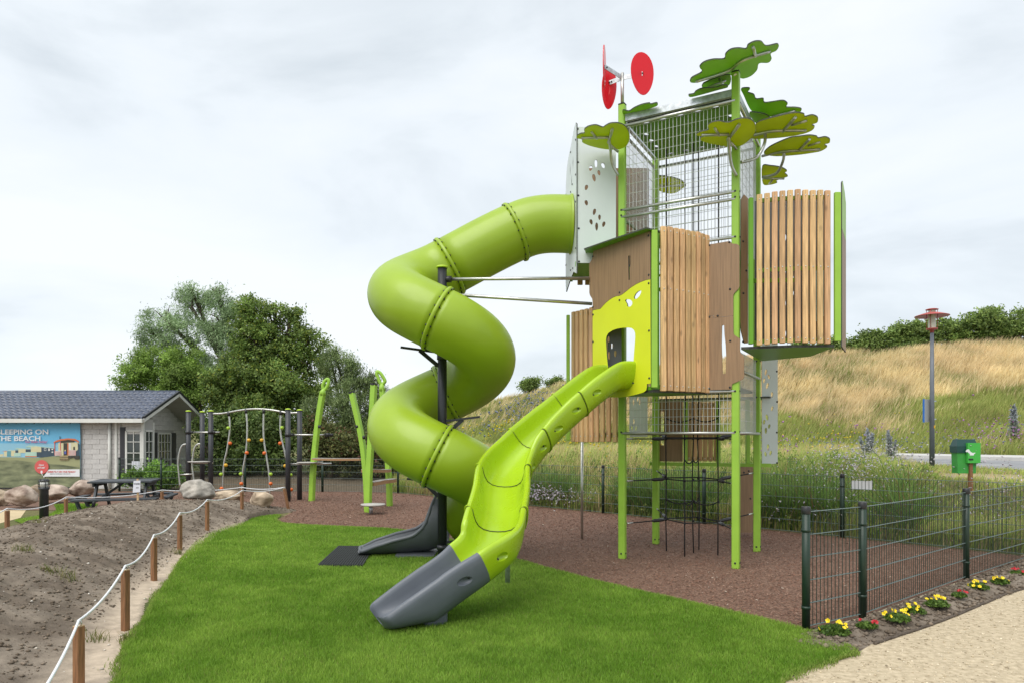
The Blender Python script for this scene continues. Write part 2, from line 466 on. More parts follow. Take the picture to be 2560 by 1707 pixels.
def np_mesh(name, V, F, C, material, parent=None, kind=None, smooth=False):
    """V (n,3), F (m,3|4) int, C (n,3) colours"""
    me = bpy.data.meshes.new(name)
    V = np.asarray(V, np.float32); F = np.asarray(F, np.int32); k = F.shape[1]
    if parent is not None: V = V - np.array(world_loc(parent), np.float32)
    me.vertices.add(len(V)); me.vertices.foreach_set('co', V.ravel())
    me.loops.add(F.size); me.loops.foreach_set('vertex_index', F.ravel())
    me.polygons.add(len(F)); me.polygons.foreach_set('loop_start', np.arange(0, F.size, k, dtype=np.int32))
    if smooth: me.polygons.foreach_set('use_smooth', np.ones(len(F), bool))
    me.update(calc_edges=True)
    if C is not None:
        ca = me.color_attributes.new('Col', 'FLOAT_COLOR', 'POINT')
        ca.data.foreach_set('color', np.concatenate([np.asarray(C, np.float32), np.ones((len(V), 1), np.float32)], 1).ravel())
    me.materials.append(MATS[material])
    o = bpy.data.objects.new(name, me); col.objects.link(o)
    if parent is not None: o.parent = parent
    if kind: o['kind'] = kind
    return o
def blades(base, h, w, lean, az, color, tip=None):
    """tapered grass blades, two segments each: base (n,3), h, w, lean (metres of tip offset), az (lean direction), colour (n,3)"""
    n = len(base); base = np.asarray(base)
    fa = RNG.uniform(0, math.pi, n)
    side = np.stack([np.cos(fa), np.sin(fa), np.zeros(n)], 1) * (w / 2)[:, None]
    ld = np.stack([np.cos(az), np.sin(az), np.zeros(n)], 1)
    mid = base + ld * (lean * 0.3)[:, None] + np.array([0, 0, 1.0]) * (h * 0.55)[:, None]
    top = base + ld * lean[:, None] + np.array([0, 0, 1.0]) * h[:, None]
    V = np.stack([base - side, base + side, mid - side * 0.75, mid + side * 0.75, top], 1).reshape(-1, 3)
    i = np.arange(n)[:, None] * 5
    F = np.concatenate([i + np.array([[0, 1, 3]]), i + np.array([[0, 3, 2]]), i + np.array([[2, 3, 4]])], 0)
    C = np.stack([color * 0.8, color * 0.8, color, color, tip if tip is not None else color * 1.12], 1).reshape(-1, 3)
    return V, F, C
def join_np(parts):
    V = []; F = []; C = []; b = 0
    for v, f, c in parts: V.append(v); F.append(f + b); C.append(c); b += len(v)
    return np.concatenate(V), np.concatenate(F), np.concatenate(C)
def inside(px, py, poly):
    poly = np.asarray(poly, float); r = np.zeros(len(px), bool); n = len(poly)
    for i in range(n):
        x1, y1 = poly[i]; x2, y2 = poly[(i + 1) % n]
        c = ((y1 > py) != (y2 > py)) & (px < (x2 - x1) * (py - y1) / (y2 - y1 + 1e-12) + x1)
        r ^= c
    return r
def scatter(poly, n):
    poly = np.asarray(poly, float); lo = poly.min(0); hi = poly.max(0); X = []; Y = []; t = 0
    while t < n:
        x = RNG.uniform(lo[0], hi[0], n); y = RNG.uniform(lo[1], hi[1], n); k = inside(x, y, poly)
        X.append(x[k]); Y.append(y[k]); t += k.sum()
    return np.concatenate(X)[:n], np.concatenate(Y)[:n]
def dist_poly(px, py, line):
    d = np.full(len(px), 1e9)
    for (x1, y1), (x2, y2) in zip(line[:-1], line[1:]):
        dx, dy = x2 - x1, y2 - y1; t = np.clip(((px - x1) * dx + (py - y1) * dy) / (dx * dx + dy * dy), 0, 1)
        d = np.minimum(d, np.hypot(px - x1 - t * dx, py - y1 - t * dy))
    return d

# ================================================================== THE SETTING
UK = np.array([-3000, 0, 800, 1000, 1240, 1400, 1700, 1950, 2259, 2560, 3200, 6000.])
YB = np.array([70, 60, 46, 42, 42, 43, 41, 35, 28.8, 25.2, 22, 20.])
YC = np.array([100, 95, 76, 70, 66, 64, 60, 55, 50, 46, 42, 40.])
ZC = np.array([3.0, 3.0, 3.6, 4.2, 5.0, 6.5, 7.4, 7.6, 7.6, 7.25, 7.0, 6.5])
def zterr(x, y):
    x = np.asarray(x, float); y = np.asarray(y, float)
    ys = np.maximum(y, 4.0); u = CU + x / ys * FPX
    yb = np.interp(u, UK, YB); yc = np.interp(u, UK, YC); zc = np.interp(u, UK, ZC)
    s = (x - 5.12) * 0.73 + (y - 10.79) * 0.69
    s2 = y - 20.6 - 0.5 * np.maximum(0, x + 4)
    left = smooth(-1.0, -6.0, x)
    z = 0.8 * smooth(0.7, 3.0, s) * (1 - left) + left * 0.35 * smooth(0.3, 3.5, s2)
    t = np.clip((y - yb) / (yc - yb), 0, 1.0)
    hill = (zc - 0.8) * (0.45 * t + 0.55 * (t * t * (3 - 2 * t)))
    bumps = (fbm(x * 0.13, y * 0.13, 3, 5) - 0.45) * 1.6 * smooth(0.05, 0.4, t)
    z = z + np.where(y > yb, hill + bumps, 0)
    return z + (fbm(x * 0.5, y * 0.5, 3, 9) - 0.45) * 0.12 * smooth(0.8, 2.5, s) * (y < yb - 0.5) * (s < 4.0)
def axis(segs):
    out = []
    for a, b, n in segs: out += list(np.linspace(a, b, n, endpoint=False))
    return np.array(out + [segs[-1][1]])
def heightfield(name, xs, ys, zf, cf, material, kind='structure', keep=None):
    X, Y = np.meshgrid(xs, ys); x = X.ravel(); y = Y.ravel()
    V = np.stack([x, y, zf(x, y)], 1); nx = len(xs); ny = len(ys)
    i = (np.arange(ny - 1)[:, None] * nx + np.arange(nx - 1)[None]).ravel()
    F = np.stack([i, i + 1, i + nx + 1, i + nx], 1)
    if keep is not None:
        k = keep(x, y); F = F[k[F].any(1)]
    return np_mesh(name, V, F, cf(x, y), material, kind=kind, smooth=True)
def mixc(a, b, t): return np.asarray(a)[None] * (1 - t)[:, None] + np.asarray(b)[None] * t[:, None]
def terr_col(x, y):
    n = fbm(x * 0.6, y * 0.6, 4, 3)
    ys = np.maximum(y, 4.0); u = CU + x / ys * FPX
    yb = np.interp(u, UK, YB); yc = np.interp(u, UK, YC); t = np.clip((y - yb) / (yc - yb), 0, 1)
    c = mixc((0.075, 0.095, 0.03), (0.15, 0.14, 0.06), smooth(0.3, 0.65, n))
    g = mixc((0.20, 0.17, 0.065), (0.30, 0.23, 0.10), n)
    w = smooth(0.05, 0.3, t)[:, None] * smooth(1250, 1700, u)[:, None]
    c = c * (1 - w) + g * w
    # bare sandy verge beside the litter bin and bare bank under the trees
    d = np.exp(-(((x - 9.4) / 1.6) ** 2 + ((y - 13.0) / 2.2) ** 2))
    c = c * (1 - d[:, None]) + np.array([[0.42, 0.34, 0.22]]) * d[:, None]
    b = (smooth(-1, -3, x) * smooth(19.6, 20.2, y) * smooth(26, 23, y))[:, None]
    return c * (1 - b) + np.array([[0.13, 0.105, 0.075]]) * b
heightfield('ground', axis([(-160, -20, 30), (-20, 25, 150), (25, 60, 60), (60, 160, 25)]),
            axis([(-40, 6, 12), (6, 30, 96), (30, 80, 80), (80, 260, 30)]), zterr, terr_col, 'earth')

def sheet(name, pts, z, material, kind='structure'):
    P = [Vector((p[0], p[1], z)) for p in pts]
    mb = MB(); t = tessellate_polygon([P]); fs = []
    for a in t:
        a = tuple(a)
        if (P[a[1]] - P[a[0]]).cross(P[a[2]] - P[a[0]]).z < 0: a = (a[0], a[2], a[1])
        fs.append(a)
    mb.add(P, fs)
    return mb.build(name, material, kind=kind)
def gp(px): return [tuple(gnd(u, v))[:2] for u, v in px]

mat('chip_bed', (0.155, 0.082, 0.054), rough=0.92, var=0.4, vs=45, c2=(0.24, 0.14, 0.095), bump=0.6, bs=45, detail=6)
mat('turf', (0.125, 0.235, 0.025), rough=0.9, var=0.3, vs=3, bump=0.4, bs=70)
mat('sand_gravel', (0.45, 0.365, 0.24), rough=0.95, var=0.18, vs=22, c2=(0.57, 0.475, 0.33), bump=0.35, bs=130, detail=9)
mat('sand_pale', (0.50, 0.40, 0.24), rough=0.95, var=0.12, vs=2.5, bump=0.4, bs=30)

CHIP = [(2.33, 5.6), (3.0, 6.0), (4.95, 7.62), (6.8, 9.1), (5.17, 10.84), (3.5, 12.62), (1.9, 14.4), (0.25, 16.1), (-1.4, 17.85), (-3.1, 19.6), (-4.2, 20.25), (-16, 20.6), (-17, 15.0),
        (-8.6, 15.0), (-4.6, 14.6), (-4.0, 9), (-2.0, 6.5), (0.5, 5.0)]
sheet('play_surface', CHIP, 0.006, 'chip_bed')
LAWN_PX = [(292, 1707), (306, 1632), (337, 1588), (367, 1540), (384, 1506), (418, 1459), (452, 1401), (490, 1357), (517, 1340), (561, 1316), (612, 1299), (684, 1289), (699, 1290),
           (690, 1301), (707, 1309), (765, 1314), (880, 1319), (1007, 1327), (1130, 1352), (1284, 1399), (1339, 1415), (1524, 1464), (1741, 1513), (2003, 1577), (2128, 1627), (2100, 1650), (1959, 1707)]
LAWN = gp(LAWN_PX) + [(1.25, 3.4), (0.5, 2.2), (-2.2, 2.2), (-2.4, 3.6)]
LAWN = [tuple(p)[:2] for p in catmull([(x, y, 0) for x, y in LAWN], 3, True)]
sheet('lawn', LAWN, 0.016, 'turf')
BED_EDGE = gp([(2128, 1637), (2186, 1612), (2250, 1590), (2308, 1571), (2388, 1541), (2471, 1506), (2560, 1473)]) + [(7.4, 8.4)]
BED = [(2.25, 5.52), (3.0, 5.97), (4.95, 7.6), (6.9, 9.2)] + BED_EDGE[::-1] + [(2.1, 5.2)]
PATH = [(2.28, 5.45), (7.2, 9.6), (14, 12), (16, 4), (4, -3), (-1, 0), (0.8, 3.2), (1.4, 4.2), (1.85, 4.6)]
sheet('sand_path', PATH, 0.004, 'sand_gravel')

MB().tube([(x, y, 0.012 + 0.006 * math.sin(9 * i)) for i, (x, y, _) in enumerate(catmull([(x, y, 0) for x, y in BED_EDGE[1:]], 5))], 0.011, 6).build('bed_edging', 'bark', kind='structure')
# left corner: pale sand and a small patch of turf behind the mound
sheet('sand_patch', [(-16, 8), (-16, 15.4), (-12, 15.6), (-10.6, 15.2), (-9.6, 13.6), (-9.0, 11.5), (-7.6, 8)], 0.004, 'sand_pale')
TURF2 = gp([(36, 1302), (80, 1294), (128, 1286), (142, 1276), (135, 1263), (170, 1260), (245, 1261), (215, 1285), (150, 1325), (70, 1345), (95, 1325)])
sheet('turf_patch', TURF2, 0.012, 'turf')

# --- soil: flower bed strip and the raked mound behind the rope
def soil_col(x, y, sandy):
    n = fbm(x * 3.1, y * 3.1, 4, 21)
    c = mixc((0.135, 0.108, 0.083), (0.225, 0.187, 0.148), smooth(0.25, 0.7, n))
    s = (sandy * smooth(0.2, 0.6, n + 0.3))[:, None]
    return c * (1 - s) + np.array([[0.47, 0.385, 0.295]]) * s
def bed_z(x, y):
    d = dist_poly(x, y, BED + BED[:1]); k = inside(x, y, BED)
    return np.where(k, 0.012 + 0.05 * smooth(0, 0.3, d) + (fbm(x * 9, y * 9, 4, 31) - 0.45) * 0.075 * smooth(0, 0.12, d), -0.02)
heightfield('flower_bed', np.arange(1.9, 7.8, 0.04), np.arange(4.6, 9.8, 0.04), bed_z,
            lambda x, y: soil_col(x, y, np.zeros(len(x))), 'earth', keep=lambda x, y: inside(x, y, BED))
STAKES = [(197, 1722, 1564), (313.5, 1578, 1424), (385, 1456, 1344), (449.5, 1382, 1287), (518, 1333, 1253), (605, 1295, 1229), (722.7, 1275.6, 1221)]
MLINE = [(-4.4, 1.0), (-4.5, 3.5), (-5.2, 6), (-5.9, 8.5), (-6.5, 11), (-6.5, 13.0), (-6.1, 14.2)]
SOILP = [(-2.2, 1.0), (-2.25, 3.7), (-2.6, 4.6), (-3.0, 5.6), (-3.42, 6.5), (-3.72, 7.5), (-4.2, 9.2), (-4.5, 10.9), (-4.75, 12.2), (-4.98, 13.3), (-4.85, 14.2), (-4.55, 14.75), (-4.9, 15.2), (-5.9, 15.5), (-7.4, 15.4), (-8.3, 14.0), (-8.3, 12), (-7.8, 9), (-7.6, 6), (-7.4, 1.0)]
def mound_z(x, y):
    d = dist_poly(x, y, MLINE)
    h = 0.41 * smooth(1.9, 0.15, d) * (0.55 + 0.45 * smooth(15.0, 12.5, y))
    n = (fbm(x * 2.2, y * 2.2, 3, 41) - 0.45) * 0.10 + (fbm(x * 8, y * 8, 3, 47) - 0.45) * 0.07 + (fbm(x * 22, y * 22, 2, 51) - 0.35) * 0.035
    ed = dist_poly(x, y, SOILP + SOILP[:1])
    k = inside(x, y, SOILP)
    return np.where(k, 0.010 + h + n * smooth(0.0, 0.7, ed) * (0.35 + 0.65 * smooth(0.02, 0.2, h)), -0.05)
def mound_c(x, y):
    edge = dist_poly(x, y, SOILP[2:12]); h = smooth(1.9, 0.15, dist_poly(x, y, MLINE))
    return soil_col(x, y, smooth(0.55, 0.1, edge) * smooth(0.35, 0.0, h) * smooth(13.5, 11, y))
heightfield('soil_mound', np.arange(-8.5, -1.9, 0.035), np.arange(2.6, 15.7, 0.035), mound_z, mound_c, 'earth', keep=lambda x, y: inside(x, y, SOILP))

def rock_bits(n, poly, zf, size, cols, name, label, cat, keep=None, flat=0.6):
    x, y = scatter(poly, n)
    if keep is not None:
        k = keep(x, y); x = x[k]; y = y[k]
    n = len(x); z = zf(x, y); sz = size[0] * (size[1] / size[0]) ** (RNG.random(n) ** 2.5)
    oct_ = np.array([(1, 0, 0), (0, 1, 0), (-1, 0, 0), (0, -1, 0), (0, 0, 1), (0, 0, -1)], float)
    V = oct_[None] * (0.7 + 0.6 * RNG.random((n, 6, 3))); V[:, :, 2] *= flat
    a = RNG.uniform(0, 6.28, n); ca, sa = np.cos(a)[:, None], np.sin(a)[:, None]
    V = np.stack([V[:, :, 0] * ca - V[:, :, 1] * sa, V[:, :, 0] * sa + V[:, :, 1] * ca, V[:, :, 2]], 2) * sz[:, None, None]
    V += np.stack([x, y, z + sz * 0.25], 1)[:, None]
    f = np.array([(0, 1, 4), (1, 2, 4), (2, 3, 4), (3, 0, 4), (1, 0, 5), (2, 1, 5), (3, 2, 5), (0, 3, 5)])
    F = (np.arange(n)[:, None, None] * 6 + f[None]).reshape(-1, 3)
    ci = np.array(cols)[RNG.integers(0, len(cols), n)] * RNG.uniform(0.75, 1.25, (n, 1))
    o = np_mesh(name, V.reshape(-1, 3), F, np.repeat(ci, 6, 0), 'chip', kind='stuff')
    return tag(o, label, cat)
SOILC = [(0.15, 0.117, 0.086), (0.19, 0.15, 0.113), (0.12, 0.092, 0.066)]
rock_bits(34000, SOILP, mound_z, (0.004, 0.024), SOILC, 'soil_clods', 'brown crumbs of soil over the raked mound', 'soil', keep=lambda x, y: smooth(1.9, 0.4, dist_poly(x, y, MLINE)) > 0.08)
rock_bits(900, SOILP, mound_z, (0.006, 0.02), [(0.6, 0.56, 0.5), (0.5, 0.45, 0.38)], 'shell_gravel', 'whitish shell bits and pebbles on the mound', 'gravel')
rock_bits(3500, BED, bed_z, (0.006, 0.035), SOILC, 'bed_clods', 'dark soil crumbs in the flower bed along the fence', 'soil')
flat0 = lambda z: (lambda x, y: np.full(len(x), z))
NEARPATH = BED_EDGE[:-1] + [(8, 9), (8, 4), (1.2, 3.0), (1.45, 4.2), (1.9, 4.75), (2.2, 5.1)]
rock_bits(16000, NEARPATH, flat0(0.004), (0.003, 0.011), [(0.55, 0.46, 0.32), (0.44, 0.36, 0.24), (0.68, 0.60, 0.46), (0.34, 0.28, 0.19)], 'path_gravel', 'fine golden gravel on the path beside the flower bed', 'gravel')

# --- wood chips of the play surface
def chips():
    x, y = scatter(CHIP, 420000)
    k = (RNG.random(len(x)) < np.clip((8.5 / np.maximum(y, 5)) ** 1.6, 0.2, 1) * (x > -9)) & ~inside(x, y, LAWN)
    x = x[k]; y = y[k]; n = len(x)
    ln = RNG.uniform(0.009, 0.024, n) * np.clip(y / 9, 1, 1.35); w = ln * RNG.uniform(0.25, 0.5, n); a = RNG.uniform(0, 6.28, n); tl = RNG.uniform(-0.35, 0.35, n); rl = RNG.uniform(-0.5, 0.5, n)
    dx = np.stack([np.cos(a), np.sin(a), tl], 1) * (ln / 2)[:, None]; dy = np.stack([-np.sin(a), np.cos(a), rl], 1) * (w / 2)[:, None]
    c = np.stack([x, y, 0.012 + RNG.uniform(0, 0.014, n)], 1)
    V = np.stack([c - dx - dy * 0.7, c + dx - dy, c + dx * 0.9 + dy, c - dx + dy], 1).reshape(-1, 3)
    F = np.arange(n * 4).reshape(-1, 4)
    cols = np.array([(0.185, 0.098, 0.066), (0.22, 0.122, 0.084), (0.15, 0.078, 0.052), (0.28, 0.18, 0.13), (0.20, 0.10, 0.068)])[RNG.integers(0, 5, n)] * RNG.uniform(0.8, 1.2, (n, 1))
    pale = RNG.random(n) < 0.004; cols[pale] = (0.55, 0.47, 0.38)
    o = np_mesh('wood_chips', V, F, np.repeat(cols, 4, 0), 'chip', kind='stuff')
    tag(o, 'loose reddish brown wood chips spread under the play tower', 'wood chips')
chips()

# --- lawn grass
MATP = [tuple(gnd(*p))[:2] for p in ((795, 1420), (847, 1370), (936, 1371), (906, 1421))]
def lawn_grass(poly, n, name, label, nearest=5.2, z=0.014, hmul=1.0):
    x, y = scatter(poly, n)
    k = RNG.random(len(x)) < np.clip((nearest / np.maximum(y, 3.8)) ** 1.8, 0.06, 1) * (y > 3.6)
    k &= ~inside(x, y, MATP)
    x = x[k]; y = y[k]; n = len(x)
    h = RNG.uniform(0.020, 0.042, n) * hmul; w = RNG.uniform(0.0035, 0.007, n) * np.clip(y / 5, 1, 3)
    a = RNG.uniform(0, 6.28, n); ln = h * RNG.uniform(0.1, 0.8, n); fa = RNG.uniform(0, 3.14, n)
    b = np.stack([x, y, np.full(n, z)], 1); sd_ = np.stack([np.cos(fa), np.sin(fa), np.zeros(n)], 1) * (w / 2)[:, None]
    top = b + np.stack([np.cos(a) * ln, np.sin(a) * ln, h], 1)
    V = np.stack([b - sd_, b + sd_, top], 1).reshape(-1, 3); F = np.arange(n * 3).reshape(-1, 3)
    p = fbm(x * 1.3, y * 1.3, 4, 61); q = fbm(x * 7, y * 7, 3, 67)
    c = mixc((0.16, 0.30, 0.028), (0.295, 0.45, 0.065), smooth(0.25, 0.7, 0.6 * p + 0.4 * q)) * RNG.uniform(0.7, 1.3, (n, 1))
    dry = RNG.random(n) < 0.03; c[dry] = c[dry] * 0.3 + np.array([0.22, 0.19, 0.07])
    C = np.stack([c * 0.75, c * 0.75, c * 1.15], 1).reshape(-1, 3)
    return tag(np_mesh(name, V, F, C, 'blade', kind='stuff'), label, 'grass')
def ragged(poly, n):
    # blades straying over the lawn's edge
    P = np.array(poly + poly[:1]); seg = RNG.integers(0, len(poly), n); t = RNG.random((n, 1)); q = P[seg] * (1 - t) + P[seg + 1] * t
    wob = (fbm(q[:, 0] * 3, q[:, 1] * 3, 3, 91) - 0.3)[:, None]
    return q + RNG.normal(0, 1, (n, 2)) * 0.035 * np.clip(wob * 3, 0.2, 2)
edge_q = ragged(LAWN, 26000); edge_n = len(edge_q); edge_h = RNG.uniform(0.014, 0.036, edge_n); edge_ok = edge_q[:, 1] > 3.7
edge_c = mixc((0.16, 0.27, 0.035), (0.34, 0.42, 0.10), RNG.random(edge_n))
tag(np_mesh('edge_grass', *blades(np.concatenate([edge_q, np.full((edge_n, 1), 0.01)], 1)[edge_ok], edge_h[edge_ok], np.full(edge_n, 0.006)[edge_ok], edge_h[edge_ok] * 0.7, RNG.uniform(0, 6.28, edge_n)[edge_ok], edge_c[edge_ok]), 'blade', kind='stuff'), 'straggling grass along the edge of the lawn', 'grass')
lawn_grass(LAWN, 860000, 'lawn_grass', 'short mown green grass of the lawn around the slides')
lawn_grass(TURF2, 14000, 'turf_grass', 'small green turf patch beside the black bollard lamp', nearest=14)

# --- road beyond the fence
NE = [(12.2, 9.0), (11.3, 15.2), (11.1, 19.8), (9.9, 27), (7.2, 33.5), (2, 36.5)]
FE = [(23, 16), (18.1, 24.2), (15.7, 27.6), (12.3, 33.6), (8.6, 38.8), (2, 41)]
IN = [(20.5, 13), (15.9, 21.4), (14.0, 25), (11.4, 31.5), (8.2, 37.4), (2, 39.8)]
sheet('road', NE + IN[::-1], 0.85, 'asphalt')
mb = MB()
for a, b, c, d in zip(IN[:-1], IN[1:], FE[1:], FE[:-1]):
    q = [Vector((*p, 0.85)) for p in (a, b, c, d)]; t = [p + Vector((0, 0, 0.11)) for p in q]
    mb.add(q + t, [(0, 1, 5, 4), (4, 5, 6, 7), (3, 7, 6, 2), (0, 4, 7, 3), (1, 2, 6, 5)])
mb.build('pavement', 'pavement', kind='structure')
sheet('road_marking', [(11.75, 18.0), (13.1, 18.15), (13.1, 18.33), (11.75, 18.18)], 0.856, 'paint_white')

# ================================================================== WILD VEGETATION
def polar(n, u0, u1, yf0, yf1, power=1.0):
    u = RNG.uniform(u0, u1, n); a = (u - CU) / FPX; t = RNG.random(n) ** power
    y0 = yf0(u, a); y1 = yf1(u, a); y = y0 + (y1 - y0) * t
    return u, a * y, y
fenceY = lambda u, a: 11.18 / (0.73 * a + 0.69)
ROADP = NE + FE[::-1]
def hill_grass(n):
    u, x, y = polar(n, 1060, 2950, lambda u, a: np.interp(u, UK, YB) + 0.2, lambda u, a: np.interp(u, UK, YC) + 3, 0.85)
    yb = np.interp(u, UK, YB); yc = np.interp(u, UK, YC); t = (y - yb) / (yc - yb)
    p = fbm(x * 0.22, y * 0.22, 3, 71); q = fbm(x * 0.9, y * 0.5, 3, 73)
    gold = smooth(0.20, 0.46, t + 0.9 * (p - 0.45)) * (0.25 + 0.75 * smooth(1350, 1750, u)) * (0.35 + 0.65 * smooth(0.30, 0.50, q))
    g = RNG.random(n) < gold
    cg = mixc((0.58, 0.455, 0.22), (0.80, 0.68, 0.40), RNG.random(n)); pk = smooth(0.45, 0.65, p)[:, None]
    cg = cg * (1 - 0.3 * pk) + np.array([[0.64, 0.46, 0.29]]) * 0.3 * pk
    cn = mixc((0.22, 0.30, 0.06), (0.46, 0.47, 0.15), RNG.random(n))
    c = np.where(g[:, None], cg, cn) * (0.55 + 0.95 * q)[:, None]
    h = np.where(g, RNG.uniform(0.4, 0.85, n), RNG.uniform(0.25, 0.6, n)) * (0.7 + 0.7 * p); w = RNG.uniform(0.018, 0.045, n) * (y / 35)
    base = np.stack([x, y, zterr(x, y) - 0.03], 1)
    return blades(base, h, w, h * RNG.uniform(0.2, 0.75, n), RNG.normal(0.1, 0.6, n), c)
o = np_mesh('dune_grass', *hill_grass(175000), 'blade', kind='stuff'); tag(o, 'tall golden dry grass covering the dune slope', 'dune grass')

def meadow(n):
    u, x, y = polar(n, 980, 2950, lambda u, a: fenceY(u, a) + 0.25, lambda u, a: np.interp(u, UK, YB) + 1.0, 1.5)
    k = ~inside(x, y, ROADP); u, x, y = u[k], x[k], y[k]; n = len(x)
    s = (x - 5.12) * 0.73 + (y - 10.79) * 0.69
    p = fbm(x * 0.8, y * 0.8, 4, 81); r = RNG.random(n)
    c = mixc((0.18, 0.285, 0.05), (0.48, 0.53, 0.14), RNG.random(n))
    straw = r < 0.24 + 0.55 * smooth(0.5, 0.7, p); c[straw] = mixc((0.56, 0.46, 0.24), (0.42, 0.32, 0.17), RNG.random(straw.sum()))
    h = RNG.uniform(0.18, 0.56, n) * (0.45 + 1.0 * p)
    low = smooth(2150, 2330, u) * smooth(0.5, 2.0, s); h = h * (1 - 0.66 * low)
    sand = np.exp(-(((x - 9.4) / 1.6) ** 2 + ((y - 13.0) / 2.2) ** 2)) > 0.45
    h = h * np.where(sand & (RNG.random(n) < 0.93), 0.05, 1.0)
    base = np.stack([x, y, zterr(x, y) - 0.03], 1)
    return blades(base, h, RNG.uniform(0.008, 0.02, n) * np.clip(y / 14, 1, 3), h * RNG.uniform(0.1, 0.6, n), RNG.normal(0.3, 1.2, n), c * (0.75 + 0.75 * p)[:, None])
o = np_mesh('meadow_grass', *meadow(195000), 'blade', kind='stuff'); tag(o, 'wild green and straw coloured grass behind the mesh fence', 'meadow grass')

def reeds(n):
    cu = RNG.choice([1330, 1400, 1585, 1640, 1690, 1740, 1900, 1950, 2000, 2060, 2250], n); u = RNG.normal(cu, 28); a = (u - CU) / FPX
    y = fenceY(u, a) + np.abs(RNG.normal(0.6, 0.5, n)) + 0.3; x = a * y
    c = mixc((0.10, 0.19, 0.035), (0.22, 0.34, 0.09), RNG.random(n)); br = RNG.random(n) < 0.12; c[br] = (0.25, 0.17, 0.08)
    h = RNG.uniform(0.4, 0.95, n)
    return blades(np.stack([x, y, zterr(x, y) - 0.03], 1), h, RNG.uniform(0.014, 0.03, n), h * RNG.uniform(0.2, 0.9, n), RNG.uniform(0, 6.28, n), c)
o = np_mesh('reeds', *reeds(11000), 'blade', kind='stuff'); tag(o, 'broad bladed green reeds behind the mesh fence', 'reeds')

def blossoms(spots, size):
    V = []; C = []
    for u, v_, su, sY, Y, hz, cnt, c in spots:
        uu = RNG.normal(u, su, cnt); yy = RNG.normal(Y, sY, cnt); xx = (uu - CU) / FPX * yy
        zz = zterr(xx, yy) + np.abs(RNG.normal(hz, hz * 0.35, cnt)) + 0.05
        P = np.stack([xx, yy, zz], 1); s = size * RNG.uniform(0.6, 1.3, (cnt, 1, 1)) * (Y / 14)
        d = RNG.normal(0, 1, (cnt, 4, 3)); d /= np.linalg.norm(d, axis=2, keepdims=True)
        V.append((P[:, None] + d * s).reshape(-1, 3)); C.append(np.repeat(np.array(c)[None] * RNG.uniform(0.75, 1.2, (cnt, 1)), 4, 0))
    V = np.concatenate(V); C = np.concatenate(C); i = np.arange(len(V) // 4)[:, None] * 4
    F = np.concatenate([i + np.array([[0, 1, 2]]), i + np.array([[0, 3, 1]]), i + np.array([[1, 3, 2]]), i + np.array([[0, 2, 3]])])
    return V, F, C
LIL, WHT, PUR, YEL, BLU = (0.68, 0.62, 0.70), (0.78, 0.75, 0.76), (0.55, 0.26, 0.55), (0.80, 0.66, 0.05), (0.30, 0.34, 0.46)
SP = [(2080, 0, 80, 0.7, 12.6, 0.36, 560, LIL), (2150, 0, 70, 0.7, 12.9, 0.42, 620, WHT), (2000, 0, 60, 0.6, 12.5, 0.36, 260, WHT), (2350, 0, 90, 0.5, 11.6, 0.45, 200, LIL), (2500, 0, 50, 0.4, 10.4, 0.5, 200, LIL),
      (1360, 0, 45, 0.35, 15.5, 0.28, 420, LIL), (1440, 0, 40, 0.3, 15.0, 0.25, 160, WHT), (1240, 0, 30, 0.3, 16.6, 0.3, 90, WHT), (1960, 0, 40, 1.0, 20.0, 0.5, 70, PUR), (2130, 0, 130, 2.0, 29.0, 0.9, 70, PUR),
      (2480, 0, 60, 1.0, 26.0, 0.9, 160, PUR), (1560, 0, 120, 2.0, 20.0, 0.5, 160, YEL), (1430, 0, 60, 2, 24, 0.7, 80, YEL), (2050, 0, 80, 2.0, 33.0, 0.6, 90, YEL), (1280, 0, 60, 3, 48, 0.5, 160, YEL),
      (1290, 0, 40, 3.0, 55.0, 0.5, 170, BLU), (1340, 0, 35, 3.0, 58.0, 0.5, 140, BLU), (1210, 0, 30, 3.0, 50.0, 0.5, 60, BLU), (2240, 0, 200, 1.0, 28.5, 0.5, 200, BLU)]
o = np_mesh('wildflowers', *blossoms(SP, 0.026), 'leaf', kind='stuff'); tag(o, 'small lilac, white and yellow wildflowers among the grass', 'wildflowers')

# --- leafy weeds between the grasses
def herbs(n, per):
    u, x, y = polar(n, 1150, 2330, lambda u, a: fenceY(u, a) + 0.35, lambda u, a: fenceY(u, a) + 5.0, 1.4)
    zt = zterr(x, y); h = RNG.uniform(0.15, 0.55, n) * np.where(u > 2200, 0.5, 1.0); r = RNG.uniform(0.10, 0.26, n)
    d = RNG.normal(0, 1, (n, per, 3)); d /= np.linalg.norm(d, axis=2, keepdims=True); k = RNG.random((n, per, 1)) ** 0.4
    P = np.stack([x, y, zt + h * 0.55], 1)[:, None] + d * k * np.stack([r, r, h * 0.5], 1)[:, None]
    tint = np.array([(0.13, 0.23, 0.04), (0.22, 0.32, 0.06), (0.30, 0.36, 0.10), (0.10, 0.17, 0.045), (0.34, 0.30, 0.13)])[RNG.integers(0, 5, n)]
    C = np.repeat(tint, per, 0) * RNG.uniform(0.7, 1.35, (n * per, 1))
    N = (d + np.array([0, 0, 0.5])).reshape(-1, 3)
    return leaf_quads(P.reshape(-1, 3), 0.075, C, -0.5, 0.32, None, N)
